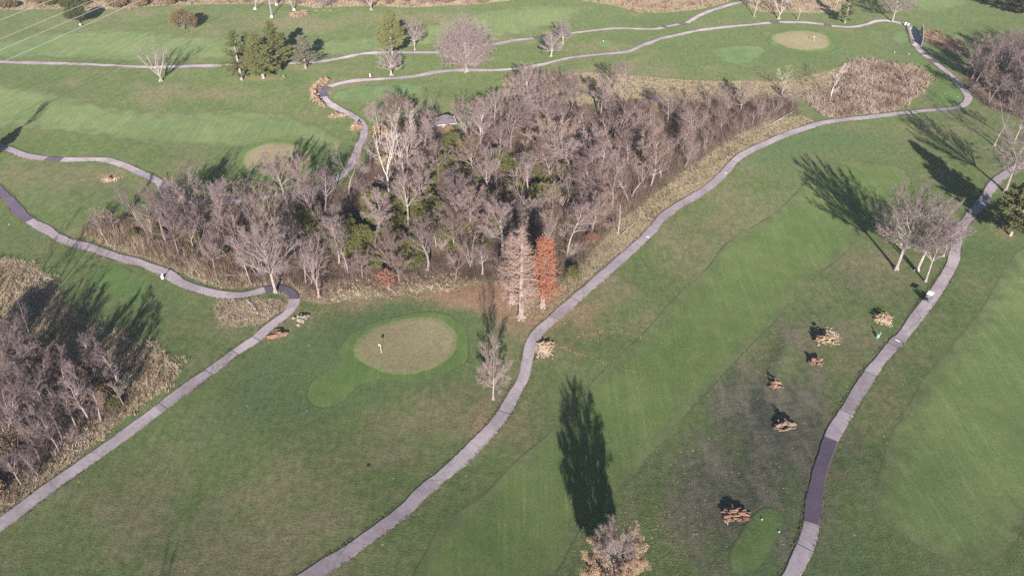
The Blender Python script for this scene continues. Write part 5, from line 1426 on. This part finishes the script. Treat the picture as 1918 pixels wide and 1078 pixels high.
def fbr(bm):
    order = [0, 1, 2, 3]
    for h0, h1 in ((5, 12), (12, 18), (18, 22), (22, 26), (26, 30), (30, 34), (34, 38), (38, 42), (42, 46)):
        for i in range(4):
            a, b = order[i], order[(i + 1) % 4]
            bcyl(bm, leg_pt(a, h0), leg_pt(b, h1), .07, .07, 4); bcyl(bm, leg_pt(b, h0), leg_pt(a, h1), .07, .07, 4); bcyl(bm, leg_pt(a, h1), leg_pt(b, h1), .06, .06, 4)
link_mesh('lattice', bm_mesh('lattice', fbr, M['metal']), pyl)
WIRES = [(6, 28.26, 'lowest'), (6, 31.2, 'second lowest'), (-6, 29.4, 'middle'), (-6, 33.9, 'second highest'), (-6, 39.0, 'highest')]
for hh in (30.0, 35.0, 40.5):
    def fa(bm, hh=hh):
        for s_ in (-1, 1):
            e = WC * 6.2 * s_ + Vector((0, 0, hh + .6))
            for q in (WD * .8, -WD * .8): bcyl(bm, q + Vector((0, 0, hh)), e, .1, .08, 4); bcyl(bm, q + Vector((0, 0, hh + 1.6)), e, .08, .08, 4)
    link_mesh('crossarm', bm_mesh('crossarm', fa, M['metal']), pyl)
for (o_, zz, nm) in WIRES:
    pts = []
    for k in range(61):
        s_ = -330 * k / 60 + 0
        sag = 0.0
        q = ctr + WC * o_ + WD * s_; pts.append((q.x, q.y, zz + 0.00012 * (s_ + 165) ** 2 - 0.00012 * 165 ** 2 * .45))
    segs = [(np.array(pts[i]), np.array(pts[i + 1]), .055, .055) for i in range(60)]
    v, f_ = tubes(segs, 6)
    tag(link_mesh('power_line', np_mesh('power_line', v, f_, [M['wire']], True)), nm + ' power line crossing the top left corner', 'power line')

# shed in the wood
sx, sy, sz = SHED_G
shed = empty('shed', (sx, sy, sz), math.radians(12)); tag(shed, 'small dark shed with a grey pyramid roof in the wood', 'shed')
def wallfn(c, s): return lambda bm: bbox(bm, c, s)
for c, s in (((0, -2.0, 1.15), (4.6, .14, 2.5)), ((0, 2.0, 1.15), (4.6, .14, 2.5)), ((-2.3, 0, 1.15), (.14, 3.86, 2.5)), ((2.3, 0, 1.15), (.14, 3.86, 2.5))):
    link_mesh('wall', bm_mesh('wall', wallfn(c, s), M['clap']), shed)
def rooffn(bm):
    w, d, h0, h1 = 2.95, 2.6, 2.38, 4.5
    v = [bm.verts.new(p) for p in ((-w, -d, h0), (w, -d, h0), (w, d, h0), (-w, d, h0), (-.5, 0, h1), (.5, 0, h1))]
    for f_ in ((0, 1, 5, 4), (1, 2, 5), (2, 3, 4, 5), (3, 0, 4), (3, 2, 1, 0)): bm.faces.new([v[i] for i in f_])
roof = link_mesh('roof', bm_mesh('roof', rooffn, M['shingle']), shed)
def fasc(bm):
    for s_ in (-1, 1): bbox(bm, (0, 2.64 * s_, 2.42), (5.98, .07, .14)); bbox(bm, (2.99 * s_, 0, 2.42), (.07, 5.2, .14))
link_mesh('fascia', bm_mesh('fascia', fasc, M['white']), roof)
def doorfn(bm): bbox(bm, (-.9, -2.1, 1.0), (.95, .06, 2.0))
link_mesh('door', bm_mesh('door', doorfn, M['timber']), shed)

# footbridge with rails and a tall guard screen
bl = PATH_G['upper_left']; i0, i1 = near_idx(bl, (1707, 53)), near_idx(bl, (1717, 86))
bp = bl[i0:i1 + 1]
A_ = Vector((bp[0][0], bp[0][1], float(hgt(*bp[0])))); B_ = Vector((bp[-1][0], bp[-1][1], float(hgt(*bp[-1]))))
bd = (B_ - A_); bL = bd.length; ba = math.atan2(bd.y, bd.x)
bridge = empty('footbridge', (A_ + B_) / 2, ba); tag(bridge, 'timber footbridge carrying the cart path at far right', 'bridge')
nb_ = int(bL / .3)
pk = bm_mesh('plank', lambda bm: bbox(bm, (0, 0, 0), (.27, 3.4, .08)), M['timber'])
for k in range(nb_): link_mesh('plank', pk, bridge, ((k + .5) / nb_ * bL - bL / 2, 0, .16 + .004 * (k % 2)), (0, 0, rl.gauss(0, .006)))
for s_ in (-1, 1):
    def rf(bm, s_=s_):
        for h in (.55, 1.05): bcyl(bm, (-bL / 2, s_ * 1.62, h), (bL / 2, s_ * 1.62, h), .06, .06, 6)
        for k in range(int(bL / 2) + 1): bbox(bm, (-bL / 2 + k * 2.0, s_ * 1.62, .55), (.12, .12, 1.2))
    link_mesh('railing', bm_mesh('railing', rf, M['timber'] if s_ > 0 else M['clap']), bridge)
# guard screen beside the bridge
q0 = Vector(G(1724, 60)); q1 = Vector(G(1725, 88)); sd_ = q1 - q0
scr = empty('guard_screen', (q0 + q1) / 2, math.atan2(sd_.y, sd_.x)); tag(scr, 'tall pale guard screen beside the footbridge', 'screen')
nS = 6
for k in range(nS):
    w_ = sd_.length / nS
    hS = 3.6 - 2.2 * abs((k + .5) / nS - .45)
    link_mesh('panel', bm_mesh('panel', lambda bm, w_=w_, hS=hS: bbox(bm, (0, 0, hS / 2 + .1), (w_ * .985, .10, hS), None, .01), M['screen']), scr, ((k + .5) * w_ - sd_.length / 2, 0, 0), (0, 0, .03 * (-1) ** k))
    link_mesh('post', bm_mesh('post', lambda bm, hS=hS: bbox(bm, (0, 0, hS / 2), (.14, .14, hS + .2)), M['timber']), scr, (k * w_ - sd_.length / 2, -.14, 0))

# golf cart
x, y, z = G(1737, 562)
i = near_idx(PATH_G['right'], (1737, 566)); tdir = PATH_G['right'][i + 2] - PATH_G['right'][i - 2]
cart = empty('golf_cart', (x, y, z + .09), math.atan2(tdir[1], tdir[0])); tag(cart, 'white roofed golf cart parked on the right hand path', 'golf cart')
def cbody(bm):
    bbox(bm, (0, 0, .42), (2.3, 1.12, .16), None, .04)
    bbox(bm, (.95, 0, .66), (.46, 1.12, .42), None, .12)
    bbox(bm, (-.45, 0, .66), (.8, 1.14, .40), None, .06)
body = link_mesh('body', bm_mesh('body', cbody, M['bluegrey']), cart)
link_mesh('roof', bm_mesh('roof', lambda bm: bbox(bm, (-.02, 0, 1.86), (1.75, 1.22, .09), None, .04), M['roofwhite']), cart)
def seatf(bm): bbox(bm, (-.28, 0, .93), (.52, 1.05, .15), None, .05); bbox(bm, (-.56, 0, 1.2), (.14, 1.05, .45), None, .05)
link_mesh('seat', bm_mesh('seat', seatf, M['tan_seat']), cart)
for a, b in ((.72, .5), (.72, -.5), (-.72, .5), (-.72, -.5)):
    link_mesh('roof_post', bm_mesh('roof_post', lambda bm, a=a, b=b: bcyl(bm, (a * 1.06, b, .75), (a, b, 1.84), .025, .025, 6), M['black']), cart)
for a in (.78, -.72):
    for s_ in (-1, 1):
        wh = link_mesh('wheel', bm_mesh('wheel', lambda bm: bcyl(bm, (0, -.1, 0), (0, .1, 0), .23, .23, 18), M['black']), cart, (a, s_ * .5, .23))
        link_mesh('rim', bm_mesh('rim', lambda bm: bcyl(bm, (0, -.105, 0), (0, .105, 0), .12, .12, 12), M['metal']), wh)
def steer(bm): bcyl(bm, (.7, .27, .8), (.38, .27, 1.12), .02, .02, 6); bcyl(bm, (.40, .27, 1.10), (.36, .27, 1.13), .17, .17, 14)
link_mesh('steering_wheel', bm_mesh('steering_wheel', steer, M['black']), cart)
for s_, mm, lb in ((-1, 'bluegrey', 'dark blue golf bag strapped to the cart rear'), (1, 'black', 'black golf bag strapped to the cart rear')):
    def bag(bm, s_=s_): bcyl(bm, (0, 0, -.42), (-.10, 0, .42), .14, .16, 12); bbox(bm, (-.14, 0, -.05), (.1, .2, .4), None, .03)
    bo = link_mesh('golf_bag', bm_mesh('golf_bag', bag, M[mm]), None, cart.matrix_basis @ Vector((-1.08, s_ * .28, .95)), (0, 0, cart.rotation_euler[2])); tag(bo, lb, 'golf bag')
    def clubs(bm):
        for q in range(6):
            a, b = rl.uniform(-.1, .1), rl.uniform(-.1, .1)
            bcyl(bm, (-.1 + a, b, .4), (-.14 + a * 1.4, b * 1.4, .4 + rl.uniform(.18, .3)), .018, .03, 5)
    link_mesh('clubs', bm_mesh('clubs', clubs, M['metal']), bo)

# flagsticks
def flagstick(px, label, hgt_m=2.2):
    x, y, z = G(*px)
    root = empty('flagstick', (x, y, z + .09)); tag(root, label, 'flagstick')
    def pole(bm): bcyl(bm, (0, 0, -.1), (0, 0, .75), .045, .045, 8); bcyl(bm, (0, 0, .75), (0, 0, hgt_m), .035, .03, 8)
    link_mesh('pole', bm_mesh('pole', pole, M['white']), root)
    V = []; F = []
    for i in range(7):
        for j in range(5): V.append((.03 + i / 6 * .58, .09 * math.sin(i * 1.1 + j * .25) * i / 6, hgt_m - .02 - j / 4 * .42 - i * .03))
    for i in range(6):
        for j in range(4): a = i * 5 + j; F.append((a, a + 1, a + 6, a + 5))
    me = np_mesh('flag', V, F, [M['yellow']], True)
    link_mesh('flag', me, root, None, (0, 0, 2.4))
flagstick((714.6, 661), 'yellow flag on a white stick in the near putting green')
flagstick((1524, 79), 'thin flagstick in the far right putting green')
flagstick((540, 312), 'thin flagstick in the left shadowed putting green')

# tee furniture
def ball_washer(px, label, colour):
    x, y, z = G(*px); root = empty('ball_washer', (x, y, z)); tag(root, label, 'ball washer')
    link_mesh('bin', bm_mesh('bin', lambda bm: (bcyl(bm, (0, 0, 0), (0, 0, .72), .24, .28, 14), bcyl(bm, (0, 0, .72), (0, 0, .78), .3, .26, 14)), M[colour]), root)
    link_mesh('post', bm_mesh('post', lambda bm: bcyl(bm, (.3, 0, -.1), (.3, 0, 1.55), .06, .06, 8), M['white']), root)
    link_mesh('washer', bm_mesh('washer', lambda bm: bbox(bm, (.3, 0, 1.3), (.24, .26, .52), None, .05), M[colour]), root)
ball_washer((304.5, 522), 'white bin and ball washer beside the left path', 'roofwhite')
ball_washer((1643, 632), 'teal ball washer on the worn grass near the golf cart', 'teal')
def sign_post(px, label, h, w, mat):
    x, y, z = G(*px); root = empty('sign_post', (x, y, z)); tag(root, label, 'sign')
    link_mesh('post', bm_mesh('post', lambda bm: bbox(bm, (0, .05, h * .45), (.12, .1, h * .9)), M['timber']), root)
    link_mesh('board', bm_mesh('board', lambda bm: bbox(bm, (0, -.04, h * .62), (w, .08, h * .72), None, .015), M[mat]), root)
sign_post((694, 146), 'white tee sign above the hairpin path', 1.5, .55, 'white')
sign_post((532, 146), 'small grey sign right of the evergreen clump', 1.0, .6, 'stone')
sign_post((151, 49), 'white box under the dark evergreen at top left', 1.0, .8, 'roofwhite')
sign_post((1695, 49), 'white board, left of two at the footbridge end', 1.6, .9, 'roofwhite')
sign_post((1700, 51), 'white board, right of two at the footbridge end', 1.6, .6, 'roofwhite')
def marker(px, label, group=None, r=.13):
    x, y, z = G(*px)
    def f_(bm): bmesh.ops.create_icosphere(bm, subdivisions=2, radius=r, matrix=Matrix.Translation((0, 0, r * .9))); bcyl(bm, (0, 0, -.1), (0, 0, r * .4), .03, .03, 6)
    tag(link_mesh('tee_marker', bm_mesh('tee_marker', f_, M['roofwhite']), None, (x, y, z + .05)), label, 'tee marker', group)
marker((1426.7, 973), 'white ball marker, upper one on the bottom tee')
marker((1459, 996), 'white ball marker, lower one on the bottom tee')
marker((1770, 176), 'white ball marker, left one on the tee in the right path bend')
marker((1793.5, 182), 'white ball marker, right one on the tee in the right path bend')
marker((1675, 99), 'white ball marker, left one below the footbridge tee', r=.22)
marker((1702, 103), 'white ball marker, right one below the footbridge tee', r=.22)
marker((18, 421), 'white ball marker on the grass left of the left path')
marker((1130, 78), 'white ball marker on the small round far tee', r=.2)
# round drain cover on the lower left rough
x, y, z = G(690, 871)
tag(link_mesh('drain_cover', bm_mesh('drain_cover', lambda bm: (bcyl(bm, (0, 0, -.05), (0, 0, .07), .34, .30, 16), bbox(bm, (0, 0, .09), (.4, .06, .03)), bbox(bm, (0, .14, .09), (.3, .05, .03)), bbox(bm, (0, -.14, .09), (.3, .05, .03))), M['black']), None, (x, y, z)), 'dark round drain cover in the lower left rough', 'drain')
# low bank ditch edge: handled by the terrain

# look-alikes that share a label are told apart by their place in the row, counted from the left
def ordinal(k): return str(k) + ('th' if 10 <= k % 100 <= 20 else {1: 'st', 2: 'nd', 3: 'rd'}.get(k % 10, 'th'))
same = {}
for o in C.objects:
    if o.parent is None and 'label' in o.keys() and 'category' in o.keys(): same.setdefault(o['label'], []).append(o)
for lab_, os_ in same.items():
    if len(os_) > 1 and len(lab_.split()) <= 13:
        os_.sort(key=lambda o: proj(*o.location)[0])
        for k, o in enumerate(os_): o['label'] = '%s, %s from left' % (lab_, ordinal(k + 1))

# ------------------------------------------------------------------ haze: the air between camera and far fairways
hm = bpy.data.materials.new('haze'); hm.use_nodes = True
hnt = hm.node_tree; hnt.nodes.clear()
ho = hnt.nodes.new('ShaderNodeOutputMaterial')
hv = nd(hnt, 'ShaderNodeVolumePrincipled', {'Color': (0.86, 0.88, 0.95, 1), 'Density': 0.00016, 'Anisotropy': 0.0})
hnt.links.new(hv.outputs[0], ho.inputs['Volume'])
def hz(bm): bbox(bm, (0, 260, 51.0), (1000, 1000, 112.0))
tag(link_mesh('haze', bm_mesh('haze', hz, hm)), 'thin pale winter haze over the whole course', None, None, 'stuff')
